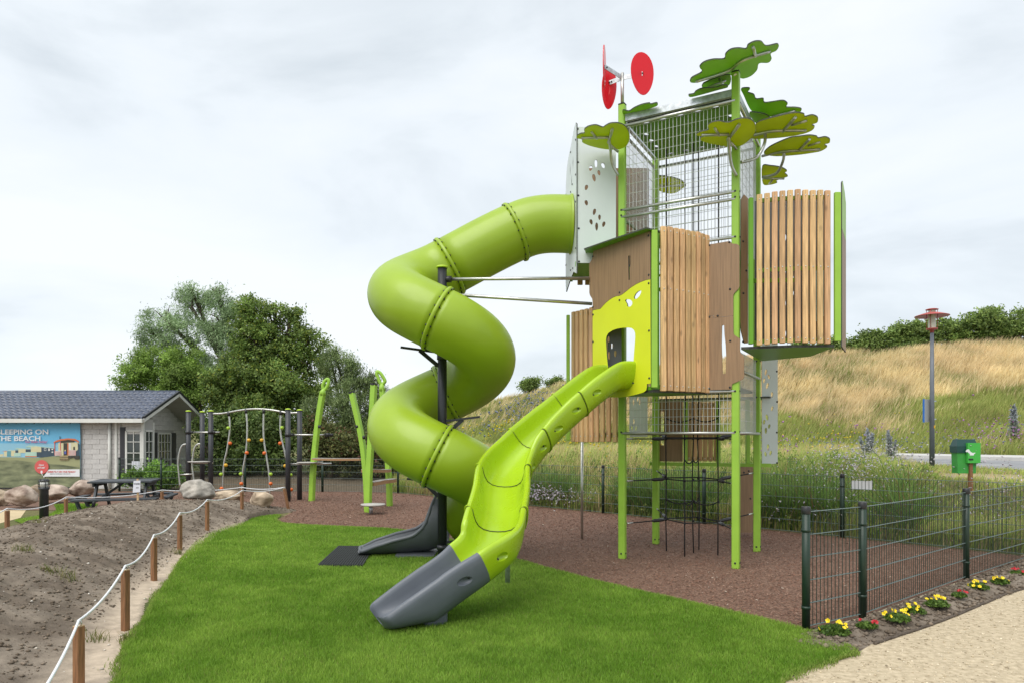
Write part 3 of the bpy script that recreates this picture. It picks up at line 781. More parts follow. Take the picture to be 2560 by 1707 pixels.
# --- viper's bugloss: tall bluish flower spikes, each a plant
def bugloss(u, Y, h, n, label):
    x = (u - CU) / FPX * Y; z = float(zterr(np.array([x]), np.array([Y]))[0])
    t = empty('bugloss_plant', (x, Y, z), label, 'wildflower', 'blue flower spikes in the meadow')
    st = MB(); V = []; C = []
    for k in range(n):
        a = random.uniform(0, 6.28); r = random.uniform(0, 0.22) * h; hh = h * random.uniform(0.65, 1.0)
        b = Vector((x + math.cos(a) * r * 0.4, Y + math.sin(a) * r * 0.4, z)); tp = Vector((x + math.cos(a) * r, Y + math.sin(a) * r, z + hh))
        st.tube([b, (b + tp) / 2, tp], [0.012, 0.01, 0.005], 5)
        m_ = 170; f = RNG.random(m_) ** 0.8; rad = (0.10 * (1 - f) + 0.015) * h * 1.2
        aa = RNG.uniform(0, 6.28, m_)
        P = np.stack([b.x + (tp.x - b.x) * f + np.cos(aa) * rad * RNG.random(m_), b.y + (tp.y - b.y) * f + np.sin(aa) * rad * RNG.random(m_), z + hh * (0.2 + 0.8 * f)], 1)
        d = RNG.normal(0, 1, (m_, 4, 3)) * 0.020 * h
        V.append((P[:, None] + d).reshape(-1, 3))
        cc = mixc((0.33, 0.37, 0.27), (0.43, 0.46, 0.52), np.clip(f + RNG.normal(0, 0.2, m_), 0, 1)); C.append(np.repeat(cc, 4, 0))
    st.build('stem', 'bark', t)
    V = np.concatenate(V); np_mesh('flower_spike', V, np.arange(len(V)).reshape(-1, 4), np.concatenate(C), 'leaf', t)
bugloss(2172, 18.5, 1.15, 5, 'tallest bluish flower spike plant left of the lamp post')
bugloss(2225, 17.2, 0.95, 5, 'bluish flower spike plant just beside the lamp post verge')
bugloss(2535, 28.0, 1.9, 4, 'blue grey flower spikes on the slope at the frame edge')

# ================================================================== TREES AND BUSHES
def leaf_quads(P, size, cols, droop=0.0, asp=0.45, az=None, N=None):
    n = len(P); d = RNG.normal(0, 1, (n, 3)); d[:, 2] -= droop
    if az is not None: d += np.array(az)[None]
    d /= np.linalg.norm(d, axis=1, keepdims=True)
    s = np.cross(d, RNG.normal(0, 1, (n, 3)) * (0.45 if N is not None else 1.0) + (N if N is not None else 0.0)); s /= np.linalg.norm(s, axis=1, keepdims=True) + 1e-9
    L_ = (size * RNG.uniform(0.7, 1.3, n))[:, None]
    V = np.stack([P - d * L_ / 2, P + s * L_ * asp / 2, P + d * L_ / 2, P - s * L_ * asp / 2], 1).reshape(-1, 3)
    return V, np.arange(n * 4).reshape(-1, 4), np.repeat(cols, 4, 0)
def crown_points(lobes, n_cl, per, spread, squash=0.85):
    """leaf clumps spread through and over the lobes"""
    more = []
    for c, r in lobes:
        more.append((c, (r[0] * 0.72, r[1] * 0.72, r[2] * 0.72)))
        for q in range(5):
            d = RNG.normal(0, 1, 3); d[1] *= 0.8; d[2] = abs(d[2]) * 0.8 if q < 3 else d[2]; d /= np.linalg.norm(d); k = RNG.uniform(0.34, 0.55)
            more.append((tuple(np.array(c) + d * np.array(r) * 0.82), (r[0] * k, r[1] * k, r[2] * k * 0.8)))
    lobes = more
    ltone = RNG.uniform(0.72, 1.28, len(lobes))
    vol = np.array([a * b * c for _, (a, b, c) in lobes]) ** 0.70; vol /= vol.sum()
    idx = RNG.choice(len(lobes), n_cl, p=vol); cen = np.array([l[0] for l in lobes])[idx]; rad = np.array([l[1] for l in lobes])[idx]
    d = RNG.normal(0, 1, (n_cl, 3)); d /= np.linalg.norm(d, axis=1, keepdims=True)
    r = RNG.random(n_cl) ** 0.30
    cl = cen + d * rad * r[:, None] * 1.05
    cs = spread * RNG.uniform(0.5, 1.1, n_cl)
    P = cl[:, None] + RNG.normal(0, 1, (n_cl, per, 3)) * cs[:, None, None] * np.array([1, 1, squash])
    tone = RNG.uniform(0.7, 1.3, n_cl) * ltone[idx]
    nr = d * 0.9 + np.array([[0, 0, 0.55]])
    return P.reshape(-1, 3), np.repeat(tone, per), np.repeat(nr, per, 0)
def tree(name, label, base, trunk_h, tr, lobes, n_cl, per, spread, leaf, c1, c2, asp=0.45, droop=0.3, group=None, az=None, cat='tree', tip=None):
    bz = float(zterr(np.array([base[0]]), np.array([base[1]]))[0])
    B = Vector((base[0], base[1], bz)); t = empty(name, B, label, cat, group)
    P, tone, cl = crown_points(lobes, n_cl, per, spread)
    k = P[:, 2] > bz + 0.05; P = P[k]; tone = tone[k]; cl = cl[k]
    n = len(P); m_ = RNG.random(n)
    C = mixc(c1, c2, m_) * tone[:, None] * 1.95
    if tip is not None:
        y = RNG.random(n) < 0.10; C[y] = np.array(tip)[None] * 1.3 * RNG.uniform(0.8, 1.2, (y.sum(), 1))
    np_mesh('crown', *leaf_quads(P, leaf, C, droop, asp, az, cl), 'leaf', t)
    mb = MB(); top = B + Vector((random.uniform(-.1, .1), 0, trunk_h))
    mb.tube([B - Vector((0, 0, 0.1)), B + Vector((0.02, 0, trunk_h * 0.5)), top], [tr * 1.25, tr, tr * 0.8], 9)
    for c, rd in lobes:
        c = Vector(c); mid = (top + c) / 2 + Vector((random.uniform(-.2, .2), random.uniform(-.2, .2), 0.15)); e_ = c + Vector((0, 0, rd[2] * 0.5))
        mb.tube([top - Vector((0, 0, 0.15)), mid, c, e_], [tr * 0.55, tr * 0.38, tr * 0.22, tr * 0.07], 6)
        for q in range(3):
            d = Vector((random.uniform(-1, 1) * rd[0], random.uniform(-1, 1) * rd[1], random.uniform(0.1, 0.9) * rd[2])) * 0.8
            mb.tube([mid.lerp(c, 0.6), c + d * 0.5, c + d], [tr * 0.2, tr * 0.12, tr * 0.04], 5)
    mb.build('trunk', 'bark', t)
    return t
def lob(Y, pts):
    out = []
    for u, v, r, *dy in pts:
        p = at(u, v, Y + (dy[0] if dy else 0)); k = r / FPX * Y; out.append((tuple(p), (k, k * 1.1, k * 0.95)))
    return out
tree('willow_tree', 'tall silvery green willow rising behind the house roof', (-11.8, 30.5), 2.4, 0.22,
     lob(30, [(415, 800, 48), (385, 850, 45, 0.5), (480, 768, 52), (468, 840, 62), (543, 745, 36), (560, 800, 48), (535, 850, 66), (600, 790, 40), (590, 870, 60), (440, 900, 60), (500, 940, 80), (580, 950, 80), (378, 830, 26), (540, 728, 24), (480, 735, 26)]),
     1000, 52, 0.17, 0.14, (0.08, 0.12, 0.055), (0.20, 0.265, 0.14), asp=0.2, droop=-0.6, group='trees behind the climbing frame', az=(0.7, 0, 0.2))
tree('maple_tree', 'bright light green tree beside the house gable', (-12.6, 28.5), 1.7, 0.16,
     lob(28, [(352, 925, 42), (330, 965, 40), (400, 900, 40), (405, 950, 55), (455, 905, 45), (470, 960, 60), (310, 975, 26), (430, 1000, 60), (380, 1000, 60), (500, 1000, 60)]),
     640, 56, 0.15, 0.12, (0.065, 0.115, 0.018), (0.165, 0.235, 0.05), asp=0.34, droop=0.5, group='trees behind the climbing frame')
tree('oak_tree', 'broad dark green tree with yellowish tips behind the arch', (-9.4, 27.0), 2.0, 0.2,
     lob(26.5, [(618, 772, 36), (640, 820, 45), (690, 790, 36), (728, 790, 22), (725, 830, 42), (770, 855, 34), (800, 870, 22), (660, 870, 60), (720, 890, 60), (775, 920, 48), (600, 910, 60), (650, 950, 80), (720, 970, 80), (560, 960, 55), (610, 1010, 80), (690, 1040, 85), (770, 1000, 60), (545, 1040, 50)]),
     1300, 52, 0.155, 0.115, (0.044, 0.080, 0.017), (0.13, 0.18, 0.042), asp=0.5, droop=0.1, group='trees behind the climbing frame', tip=(0.20, 0.23, 0.035))
tree('osier_tree', 'loose upright grey green shrub tree behind the green posts', (-5.8, 25.0), 1.0, 0.12,
     lob(24.5, [(828, 905, 36), (838, 885, 22), (870, 925, 36), (900, 950, 34), (925, 965, 26), (945, 990, 30), (850, 970, 50), (900, 1010, 50), (830, 1030, 60), (890, 1070, 60), (960, 1040, 40), (990, 1040, 30), (1010, 1060, 34), (1040, 1080, 30)]),
     700, 50, 0.14, 0.115, (0.05, 0.082, 0.026), (0.15, 0.19, 0.075), asp=0.2, droop=-1.4, group='trees behind the climbing frame')
tree('thicket_shrub', 'dense dark undergrowth shrub behind the arch of bent poles', (-9.0, 23.6), 0.6, 0.1,
     lob(23.5, [(545, 1090, 60), (600, 1080, 60), (660, 1090, 60), (560, 1160, 50), (620, 1160, 50), (690, 1150, 50), (730, 1090, 55)]),
     520, 42, 0.17, 0.12, (0.026, 0.050, 0.011), (0.085, 0.118, 0.030), asp=0.5, cat='shrub', group='shrubs under the trees')
tree('bramble_shrub', 'dark brownish shrub thicket between the leaning green posts', (-6.0, 23.0), 0.5, 0.1,
     lob(23.0, [(780, 1090, 50), (840, 1110, 52), (900, 1120, 50), (960, 1120, 50), (790, 1160, 44), (870, 1165, 44), (950, 1160, 44), (1010, 1110, 44)]),
     480, 40, 0.16, 0.11, (0.035, 0.048, 0.015), (0.10, 0.105, 0.035), asp=0.5, cat='shrub', group='shrubs under the trees', tip=(0.12, 0.055, 0.03))
tree('garden_shrub', 'small leafy green shrub below the house window', (-10.2, 20.75), 0.15, 0.03,
     lob(20.75, [(345, 1195, 24), (385, 1180, 26), (415, 1185, 30), (435, 1195, 22), (320, 1200, 18), (400, 1205, 28)]),
     260, 22, 0.09, 0.09, (0.045, 0.10, 0.015), (0.15, 0.25, 0.045), asp=0.55, cat='shrub')
o = np_mesh('meadow_herbs', *herbs(420, 70), 'leaf', kind='stuff'); tag(o, 'leafy green weeds among the grass behind the mesh fence', 'weeds')
# dune scrub along the crest
bush = [(1330, 958, 16, 'small round bush on the dune crest left of the tower', 66), (1385, 955, 13, 'low dark bush on the crest beside the left slats', 66),
        (1935, 900, 26, 'low grey bush at the foot of the right slatted bay', 55), (2010, 872, 30, 'dark bush on the crest just right of the tower', 54), (2085, 862, 36, 'bush on the crest with a brown dead patch beside it', 53),
        (2160, 860, 36, 'rounded bush on the crest left of the street lamp', 52), (2235, 845, 38, 'bush on the crest close to the lamp head on its left', 51), (2310, 835, 44, 'bush on the crest directly behind the lamp post', 50),
        (2385, 822, 48, 'tall bush on the crest right of the street lamp', 49), (2460, 810, 52, 'large bush on the crest above the green bin', 48), (2535, 800, 54, 'largest bush on the crest at the frame edge', 47)]
for u, v, r, lb, Y in bush:
    p = at(u, v, Y); k = r / FPX * Y
    lobes = [((p.x + random.uniform(-1, 1) * k, Y + random.uniform(-.6, .6) * k, p.z + random.uniform(-.5, .25) * k), (k * .75, k * .75, k * .62)) for _ in range(6)]
    lobes += [((p.x + random.uniform(-1, 1) * k, Y, p.z - k * 0.8), (k * .8, k * .7, k * .6)) for _ in range(3)]
    tree('dune_bush', lb, (p.x, Y), 0.3, 0.05, lobes, int(110 + r * 4), 26, 0.22, 0.2, (0.045, 0.078, 0.018), (0.15, 0.20, 0.05), asp=0.5, cat='bush', group='bushes along the dune crest')

# ================================================================== PLAY TOWER
z1 = lambda x, y: (1380 + x / 3.0158, 80 + y / 3.0158)
z2 = lambda x, y: (1380 + x / 3.0158, 420 + y / 3.0158)
z3 = lambda x, y: (1380 + x / 2.8, 880 + y / 2.8)
zb = lambda x, y: (1440 + x / 3.484, 560 + y / 3.484)
zw = lambda x, y: (1400 + x / 3.645, 300 + y / 3.645)
z4 = lambda x, y: (900 + x / 2.903, 460 + y / 2.903)
z5 = lambda x, y: (780 + x / 2.119, 860 + y / 2.119)
TC = Vector((2.384, 9.235, 0)); EX = Vector((0.8746, -0.4848, 0)); EY = Vector((0.4848, 0.8746, 0)); HS = 0.709
ROT = Matrix((EX, EY, Vector((0, 0, 1)))).transposed()
FL, FR, BL, BR = TC - EX * HS - EY * HS, TC + EX * HS - EY * HS, TC - EX * HS + EY * HS, TC + EX * HS + EY * HS
tower = empty('play_tower', TC, 'tall lime green play tower with slatted bays, mesh walls and leaf plates', 'play tower')
Z = lambda z: Vector((0, 0, z))
def ell(cx, cy, rx, ry, ang, zf, n=12):
    a0 = R(ang); out = []
    for k in range(n):
        a = 2 * math.pi * k / n; x = rx * math.cos(a) * (1 - 0.18 * math.sin(a)); y = ry * math.sin(a)
        out.append(zf(cx + x * math.cos(a0) - y * math.sin(a0), cy + x * math.sin(a0) + y * math.cos(a0)))
    return out
def inst(name, me, parent, loc, rotz=0.0, scale=None):
    o = bpy.data.objects.new(name, me); col.objects.link(o); o.parent = parent
    o.location = Vector(loc) - world_loc(parent); o.rotation_euler = (0, 0, rotz)
    if scale: o.scale = scale
    return o
def mesh_of(mb, name, mats):
    if isinstance(mats, str): mats = [mats]
    me = bpy.data.meshes.new(name); me.from_pydata(mb.v, [], mb.f)
    for m in mats: me.materials.append(MATS[m])
    me.polygons.foreach_set('material_index', mb.m); me.polygons.foreach_set('use_smooth', mb.sm); me.update()
    return me

# posts
for P, top in ((FL, 5.83), (FR, 5.885), (BL, 5.72), (BR, 5.72)):
    p = MB().bevbox(P + Z(top / 2), (0.088, 0.088, top), ROT, 0.010).build('post', 'post_green', tower)
    MB().bevbox(P + Z(top + 0.006), (0.090, 0.090, 0.012), ROT, 0.01).build('cap', 'black_cap', p)
    b = MB()
    for s_, d in ((-1, EY), (1, EX)):
        for zz in (0.075,) + ((1.63, 2.11, 3.93, 4.40, 4.47) if P in (FL, FR) else (1.63, 2.11, 2.6)):
            b.dome(P + d * s_ * 0.0445 + Z(zz), d * s_, 0.013)
    b.build('bolt_head', 'black_cap', p, kind='stuff')

# rails and beams
def rail(A, B, z, r=0.019, name='rail', off=Vector((0, 0, 0))):
    MB().tube([A + off + Z(z), B + off + Z(z)], r, 10).build(name, 'steel', tower)
fo = -EY * 0.03
for z in (1.615, 2.11, 3.93, 4.38, 4.467, 5.545): rail(FL, FR, z, off=fo)
for z in (1.615, 2.36, 5.52): rail(FR, BR, z, off=EX * 0.03)
for z in (1.615, 4.4, 5.52): rail(FL, BL, z, off=-EX * 0.03)
for z in (1.615, 3.93, 4.1, 5.52): rail(BL, BR, z, off=EY * 0.03)
for A, B, o_ in ((FL, FR, -EY), (FR, BR, EX), (BL, BR, EY), (FL, BL, -EX)):
    d = (B - A).normalized()
    MB().beam(A + d * 0.046 + Z(5.65), B - d * 0.046 + Z(5.65), 0.045, 0.085).build('roof_beam', 'galvanised', tower)
def mesh_panel(A, B, za, zb_, sp=0.047, hs=0.125, r=0.0032, name='wire_mesh', mtl='mesh_wire', hr=None):
    A = Vector(A); B = Vector(B); d = (B - A); Ln = d.length; d.normalize(); n = Vector((0, 0, 1)).cross(d)
    mb = MB(); k = int(Ln / sp)
    for i in range(1, k):
        p = A + d * (Ln * i / k); mb.tube([p + Z(za), p + Z(zb_)], r, 4, caps=False, smooth=False)
    j = max(1, round((zb_ - za) / hs))
    for i in range(j + 1):
        z = za + (zb_ - za) * i / j; mb.tube([A + n * r * 1.7 + Z(z), B + n * r * 1.7 + Z(z)], hr or r, 4, caps=False, smooth=False)
    return mb.build(name, mtl, tower)
dx = EX * 0.05; dy = EY * 0.05
mesh_panel(FL + dx, FR - dx, 1.63, 2.10, hs=0.094); mesh_panel(FL + dx, FR - dx, 3.95, 5.53)
mesh_panel(FR + dy, BR - dy, 1.63, 2.60, hs=0.13); mesh_panel(FR + dy, BR - dy, 3.95, 5.5)
mesh_panel(BL + dx, BR - dx, 4.0, 5.5); mesh_panel(FL + dy, BL - dy, 4.4, 5.5)

# decks and roof, seen from below
def deck(z, name, m, th=0.03, inset=0.05):
    q = HS - inset
    MB().plate([TC - EX * q - EY * q + Z(z), TC + EX * q - EY * q + Z(z), TC + EX * q + EY * q + Z(z), TC - EX * q + EY * q + Z(z)],
               [[TC + Vector((0.42 * math.cos(a), 0.42 * math.sin(a), z)) for a in [k * math.pi / 8 for k in range(16)]]], (0, 0, -1), th).build(name, [m, 'board_edge'], tower)
deck(2.16, 'deck', 'black_metal'); 
q = 0.66; hl = []
for side in range(4):
    a, b = [(EX, EY), (EY, -EX), (-EX, -EY), (-EY, EX)][side]
    for k in range(5):
        c = TC - b * 0.55 + a * (-0.44 + 0.22 * k) + Z(5.60)
        if side in (1, 3) and k in (0, 4): continue
        hl.append([c + a * 0.055 * math.cos(t) + b * 0.032 * math.sin(t) for t in [i * math.pi / 5 for i in range(10)]])
MB().plate([TC - EX * q - EY * q + Z(5.60), TC + EX * q - EY * q + Z(5.60), TC + EX * q + EY * q + Z(5.60), TC - EX * q + EY * q + Z(5.60)], hl, (0, 0, -1), 0.02).build('roof_plate', ['plate_green', 'board_edge'], tower)
# --- lobed leaf plates on bent steel brackets
def leaf(px, p, n, mtl, brackets=(), zf=z1, th=0.014):
    n = Vector(n).normalized()
    loop = [onplane(*zf(x, y), p, n) for x, y in px]
    loop = [onp for onp in catmull(loop, 4, True)]
    o = MB().plate(loop, [], -n, th).build('leaf_plate', [mtl, 'board_edge'], tower)
    if brackets:
        b = MB()
        for pts, r in brackets:
            q_ = []
            for t in pts:
                if len(t) == 2: q_.append(onplane(*zf(*t), Vector(p) - n * 0.022, n))
                else: q_.append(at(*zf(t[0], t[1]), t[2]))
            if len(q_) > 2: q_ = catmull(q_, 5)
            b.tube(q_, r, 8)
        b.build('bracket', 'steel', o)
    return o
UPV = (0, 0, 1)
leaf([(185, 790), (215, 770), (245, 765), (243, 738), (275, 715), (330, 705), (382, 722), (400, 712), (440, 692), (500, 690), (545, 708), (575, 748), (585, 800), (570, 850), (530, 880), (470, 890), (390, 885), (300, 865), (240, 842), (226, 826), (233, 812), (195, 806)],
     at(*z1(400, 790), 8.55), (0.05, 0.05, 1), 'leaf_lime',
     [([(222, 803), (430, 796)], 0.017), ([(425, 835), (455, 735)], 0.019), ([(298, 758), (340, 806)], 0.015), ([(430, 815), (440, 880, 8.72), (452, 990, 8.83), (500, 1085, 8.86)], 0.018), ([(440, 855), (497, 905, 8.84)], 0.016)])
leaf([(1088, 775), (1115, 757), (1180, 740), (1176, 708), (1205, 685), (1260, 675), (1310, 685), (1345, 682), (1400, 660), (1470, 655), (1520, 680), (1536, 730), (1520, 780), (1470, 832), (1420, 862), (1350, 868), (1260, 857), (1180, 842), (1125, 822), (1118, 804), (1138, 790), (1100, 786)],
     at(*z1(1320, 770), 7.95), (0.05, 0.05, 1), 'leaf_olive',
     [([(1128, 780), (1335, 774)], 0.017), ([(1325, 815), (1412, 700)], 0.019), ([(1228, 728), (1262, 782)], 0.015), ([(1332, 790), (1338, 900, 8.1), (1355, 1010, 8.16), (1390, 1085, 8.2)], 0.018), ([(1345, 830), (1388, 885, 8.18)], 0.016)])
leaf([(1500, 803), (1535, 755), (1540, 692), (1620, 660), (1700, 640), (1780, 620), (1850, 612), (1900, 622), (1908, 642), (1960, 630), (2003, 648), (2000, 685), (1958, 702), (1980, 716), (1960, 745), (1900, 770), (1800, 790), (1700, 802), (1600, 808)],
     at(*z1(1750, 715), 8.3), (0.0, 0.0, 1), 'leaf_olive',
     [([(1520, 780), (1680, 748), (1915, 745)], 0.018), ([(1740, 752), (1835, 645)], 0.019), ([(1805, 705), (1922, 670)], 0.016), ([(1608, 768), (1600, 850, 8.4), (1540, 950, 8.4), (1425, 985, 8.3)], 0.019)])
leaf([(1598, 912), (1640, 870), (1720, 830), (1800, 800), (1870, 790), (1940, 782), (1995, 790), (2008, 803), (2060, 795), (2095, 812), (2090, 840), (2052, 852), (2075, 870), (2030, 900), (1960, 915), (1850, 930), (1700, 940), (1620, 930)],
     at(*z1(1840, 860), 8.9), (0, 0, 1), 'leaf_olive',
     [([(1585, 938, 9.3), (1740, 905), (2020, 887)], 0.018), ([(1865, 890), (1942, 810)], 0.017), ([(1930, 860), (2022, 832)], 0.015), ([(1750, 908), (1740, 980, 9.1), (1690, 1070, 9.3), (1585, 1098, 9.45)], 0.019)])
leaf([(1585, 1018), (1650, 1012), (1730, 1025), (1772, 1050), (1755, 1065), (1778, 1090), (1745, 1104), (1690, 1125), (1697, 1140), (1640, 1155), (1590, 1145)], at(*z1(1680, 1085), 9.8), (0, 0, 1), 'leaf_olive',
     [([(1590, 1105), (1750, 1108)], 0.016), ([(1640, 1145), (1665, 1110)], 0.015)])
leaf([(1043, 372), (1060, 345), (1132, 305), (1114, 268), (1150, 230), (1220, 210), (1300, 206), (1310, 170), (1350, 135), (1410, 125), (1465, 130), (1480, 100), (1530, 75), (1580, 75), (1608, 105), (1640, 106), (1700, 93), (1710, 112), (1690, 145), (1650, 166), (1656, 205), (1630, 235), (1562, 240), (1546, 290), (1500, 335), (1440, 355), (1395, 338), (1330, 330), (1250, 345), (1150, 370), (1085, 386), (1048, 384)],
     at(*z1(1380, 230), 8.15), (-0.40, -0.06, 0.92), 'leaf_mid',
     [([(1090, 375), (1320, 300), (1440, 215), (1640, 150)], 0.019), ([(1515, 115), (1535, 185)], 0.018), ([(1380, 300), (1383, 330, 8.23)], 0.022), ([(1255, 345), (1290, 405, 8.3)], 0.016)])
leaf([(1136, 424), (1140, 395), (1165, 380), (1200, 365), (1280, 335), (1345, 330), (1342, 395), (1290, 422), (1210, 430)], at(*z1(1240, 385), 8.45), (-0.33, 0, 0.95), 'leaf_mid', [([(1175, 420), (1310, 370)], 0.016)])
leaf([(1425, 432), (1480, 425), (1490, 438), (1475, 458), (1520, 475), (1537, 508), (1590, 505), (1600, 535), (1660, 530), (1740, 520), (1775, 545), (1765, 570), (1830, 572), (1876, 582), (1870, 606), (1800, 615), (1700, 625), (1640, 642), (1580, 618), (1515, 605), (1480, 560), (1445, 480)],
     at(*z1(1640, 555), 8.95), (0.34, 0, 0.94), 'leaf_mid', [([(1520, 610), (1600, 622), (1640, 648)], 0.016), ([(1660, 640), (1835, 600)], 0.017)])
leaf([(1490, 610), (1580, 618), (1640, 648), (1600, 690), (1540, 690), (1510, 660)], at(*z1(1560, 650), 9.1), (0.1, 0, 1), 'leaf_mid')
leaf([(796, 1095), (880, 1095), (960, 1115), (1000, 1145), (1010, 1165), (985, 1180), (940, 1212), (880, 1220), (800, 1190)], at(*z1(900, 1155), 10.6), (0, 0, 1), 'leaf_olive', [([(800, 1165), (990, 1160)], 0.017)])
leaf([(536, 592), (580, 600), (620, 575), (680, 550), (735, 540), (745, 548), (790, 538), (792, 560), (720, 585), (600, 612), (538, 622)], at(*z1(660, 580), 8.75), (0, -0.02, 1), 'leaf_mid')
leaf([(1030, 478), (1068, 470), (1085, 450), (1130, 430), (1200, 425), (1240, 420), (1300, 403), (1326, 420), (1250, 442), (1120, 478), (1045, 494)], at(*z1(1180, 450), 8.35), (-0.05, -0.02, 1), 'leaf_mid')

# --- red wind wheel on the front-left post
wc = at(*z1(505, 330), 8.9)
vane = MB().tube([FL + Z(5.83), Vector((FL.x, FL.y, wc.z + 0.06))], 0.022, 10).build('wind_wheel', 'steel', tower)
def blade_red(c, ax, w, h, lean, skew=0.0):
    ax = Vector(ax).normalized(); up = (Vector((0, 0, 1)) + ax * lean).normalized(); n = ax.cross(up)
    loop = []
    for k in range(28):
        a = 2 * math.pi * k / 28; x = math.cos(a) * w * (1 + 0.12 * math.sin(a)); y = math.sin(a) * h
        loop.append(Vector(c) + ax * x + up * y)
    b = MB().plate(loop, [], n, 0.010, mi_edge=0).build('wheel_blade', ['red_acrylic'], vane)
hub = Vector((FL.x, FL.y, wc.z))
for (cx, cy, Y, ax, w, h, lean) in ((682, 315, 8.86, (1, 0.15, 0), 0.150, 0.272, -0.04), (432, 428, 8.99, (0.85, 0.55, 0), 0.12, 0.272, 0.08), (392, 268, 8.66, (-0.24, -0.97, 0), 0.14, 0.272, -0.03)):
    c = at(*z1(cx, cy), Y); blade_red(c, ax, w, h, lean)
    q_ = c.copy(); q_.z = 0.6 * hub.z + 0.4 * c.z
    MB().beam(hub, q_, 0.008, 0.055, up=(0, 0, 1)).build('arm', 'galvanised', vane)
    bl = MB()
    for s_ in (0.85, 1.0): bl.dome(hub.lerp(q_, s_) - Vector((0, 0.012, 0)), (0, -1, 0), 0.012)
    bl.build('bolt_head', 'black_cap', vane, kind='stuff')

# --- slatted bays
def arc_pts(A, Q, delta, n):
    A = Vector((A[0], A[1], 0)); Q = Vector((Q[0], Q[1], 0)); ch = Q - A; a0 = math.atan2(ch.y, ch.x); Lc = ch.length; Rr = Lc / (2 * math.sin(R(delta)))
    out = []
    for i in range(n):
        t = (i + 0.5) / n; th = a0 - R(delta) + 2 * R(delta) * t
        # position along circle, centre to the left of the travel direction
        c = A + Vector((-math.sin(a0 - R(delta)), math.cos(a0 - R(delta)), 0)) * Rr
        p = c + Vector((math.sin(th), -math.cos(th), 0)) * Rr
        out.append((p, th))
    return out
def slat_wall(parent, A, Q, delta, n, zlo, zhi, w=0.067, th=0.042, rows=(0.03, 0.62, 0.97), curve=None):
    P = arc_pts(A, Q, delta, n); Ln = zhi - zlo
    me = mesh_of(MB().bevbox((0, 0, Ln / 2), (w, th, Ln), None, 0.006), 'slat', 'slat_wood')
    sb = MB(); fr = MB()
    for i, (p, a) in enumerate(P):
        dz = random.uniform(-0.006, 0.006) + (curve(i / (n - 1)) if curve else 0)
        inst('slat', me, parent, p + Z(zlo + dz), a + random.uniform(-0.012, 0.012))
        nn = Vector((math.sin(a), -math.cos(a), 0))
        for r_ in rows: sb.dome(p + nn * (th / 2) + Z(zlo + dz + Ln * r_), nn, 0.0085, n=7)
    sb.build('screw_head', 'steel', parent, kind='stuff')
    Q_ = arc_pts(A, Q, delta, 14)
    for r_ in rows:
        pts = [p + Vector((-math.sin(a), math.cos(a), 0)) * 0.045 for p, a in Q_]
        for a_, b_ in zip(pts[:-1], pts[1:]): fr.beam(a_ + Z(zlo + Ln * r_), b_ + Z(zlo + Ln * r_), 0.03, 0.045)
    fr.build('slat_frame', 'plate_green', parent)
def wall_panel(name, parent, px, holes, P, d, mtl, zf, th=0.014, bolts=(), front=None):
    """board in the vertical plane through P along d, outlined from the survey"""
    d = Vector((d[0], d[1], 0)).normalized(); n = Vector((d.y, -d.x, 0))
    if n.y > 0: n = -n
    f = lambda x, y: onplane(*zf(x, y), P, n)
    o = MB().plate([f(*p) for p in px], [[onplane(*h, P, n) for h in hh] for hh in holes], n, th).build(name, [mtl, 'board_edge'], parent)
    if bolts:
        b = MB()
        for p in bolts: b.dome(f(*p), n, 0.014)
        b.build('bolt_head', 'black_cap', o if o.parent is tower else parent, kind='stuff')
    return o
# slide bay
P0 = Vector((1.018, 8.896, 0)); P1 = Vector((1.595, 7.992, 0)); A1 = Vector((1.700, 8.0, 0)); Q1 = Vector((2.376, 8.40, 0))
bayf = [P0 + Vector((0.02, 0.02, 0)), P1 + Vector((0.02, 0.03, 0)), A1 + Vector((0, 0.05, 0)), Vector((2.1, 8.2, 0)), Q1 + Vector((0.0, 0.04, 0)), FL + Vector((0.05, -0.02, 0))]
bay = MB().plate([p + Z(2.08) for p in bayf], [], (0, 0, -1), 0.03).build('slide_bay', ['plate_green', 'board_edge'], tower)
seam = [(648, 485), (610, 492), (560, 510), (520, 530), (480, 555), (440, 588), (405, 615), (380, 628), (345, 634), (320, 645), (290, 665), (262, 688), (235, 716), (212, 742), (180, 748), (145, 756)]
seam_up = [(x, y - 3) for x, y in seam]
slot = [(455, 278), (475, 278), (475, 350), (468, 385), (468, 490), (458, 490), (456, 385)]
dP = P1 - P0
wall_panel('upper_panel', bay, [(148, 262), (150, 238), (615, 70), (648, 66)] + seam_up + [(145, 690), (141, 655), (121, 622), (116, 600), (115, 350), (121, 338), (138, 312)], [[zb(*p) for p in slot]], P0, dP, 'board_brown', zb, 0.014,
           [(147, 285), (148, 724), (631, 103), (634, 445), (379, 597)])
door = [(282, 1290), (268, 1130), (261, 1010), (266, 978), (282, 950), (320, 925), (360, 912), (400, 905), (450, 903), (485, 908), (505, 926), (514, 950), (516, 985), (508, 1090), (500, 1200), (498, 1290)]
h1 = [(427, 668), (436, 658), (455, 657), (478, 664), (490, 680), (491, 698), (478, 718), (462, 724), (448, 718), (446, 700), (440, 688)]
h2 = [(508, 652), (506, 636), (518, 610), (535, 592), (555, 582), (568, 582), (567, 600), (552, 630), (532, 650), (515, 657)]
wall_panel('slide_panel', bay, seam + [(144, 900), (145, 1380), (200, 1470), (290, 1506), (380, 1508), (450, 1500), (540, 1478), (590, 1462), (610, 1446), (617, 1420), (618, 1390), (652, 1386), (650, 900)],
           [[zb(*p) for p in door], [zb(*p) for p in h1], [zb(*p) for p in h2]], P0, dP, 'board_yellow', zb, 0.014,
           [(149, 791), (149, 1026), (634, 518), (636, 930), (638, 1340), (379, 665)])
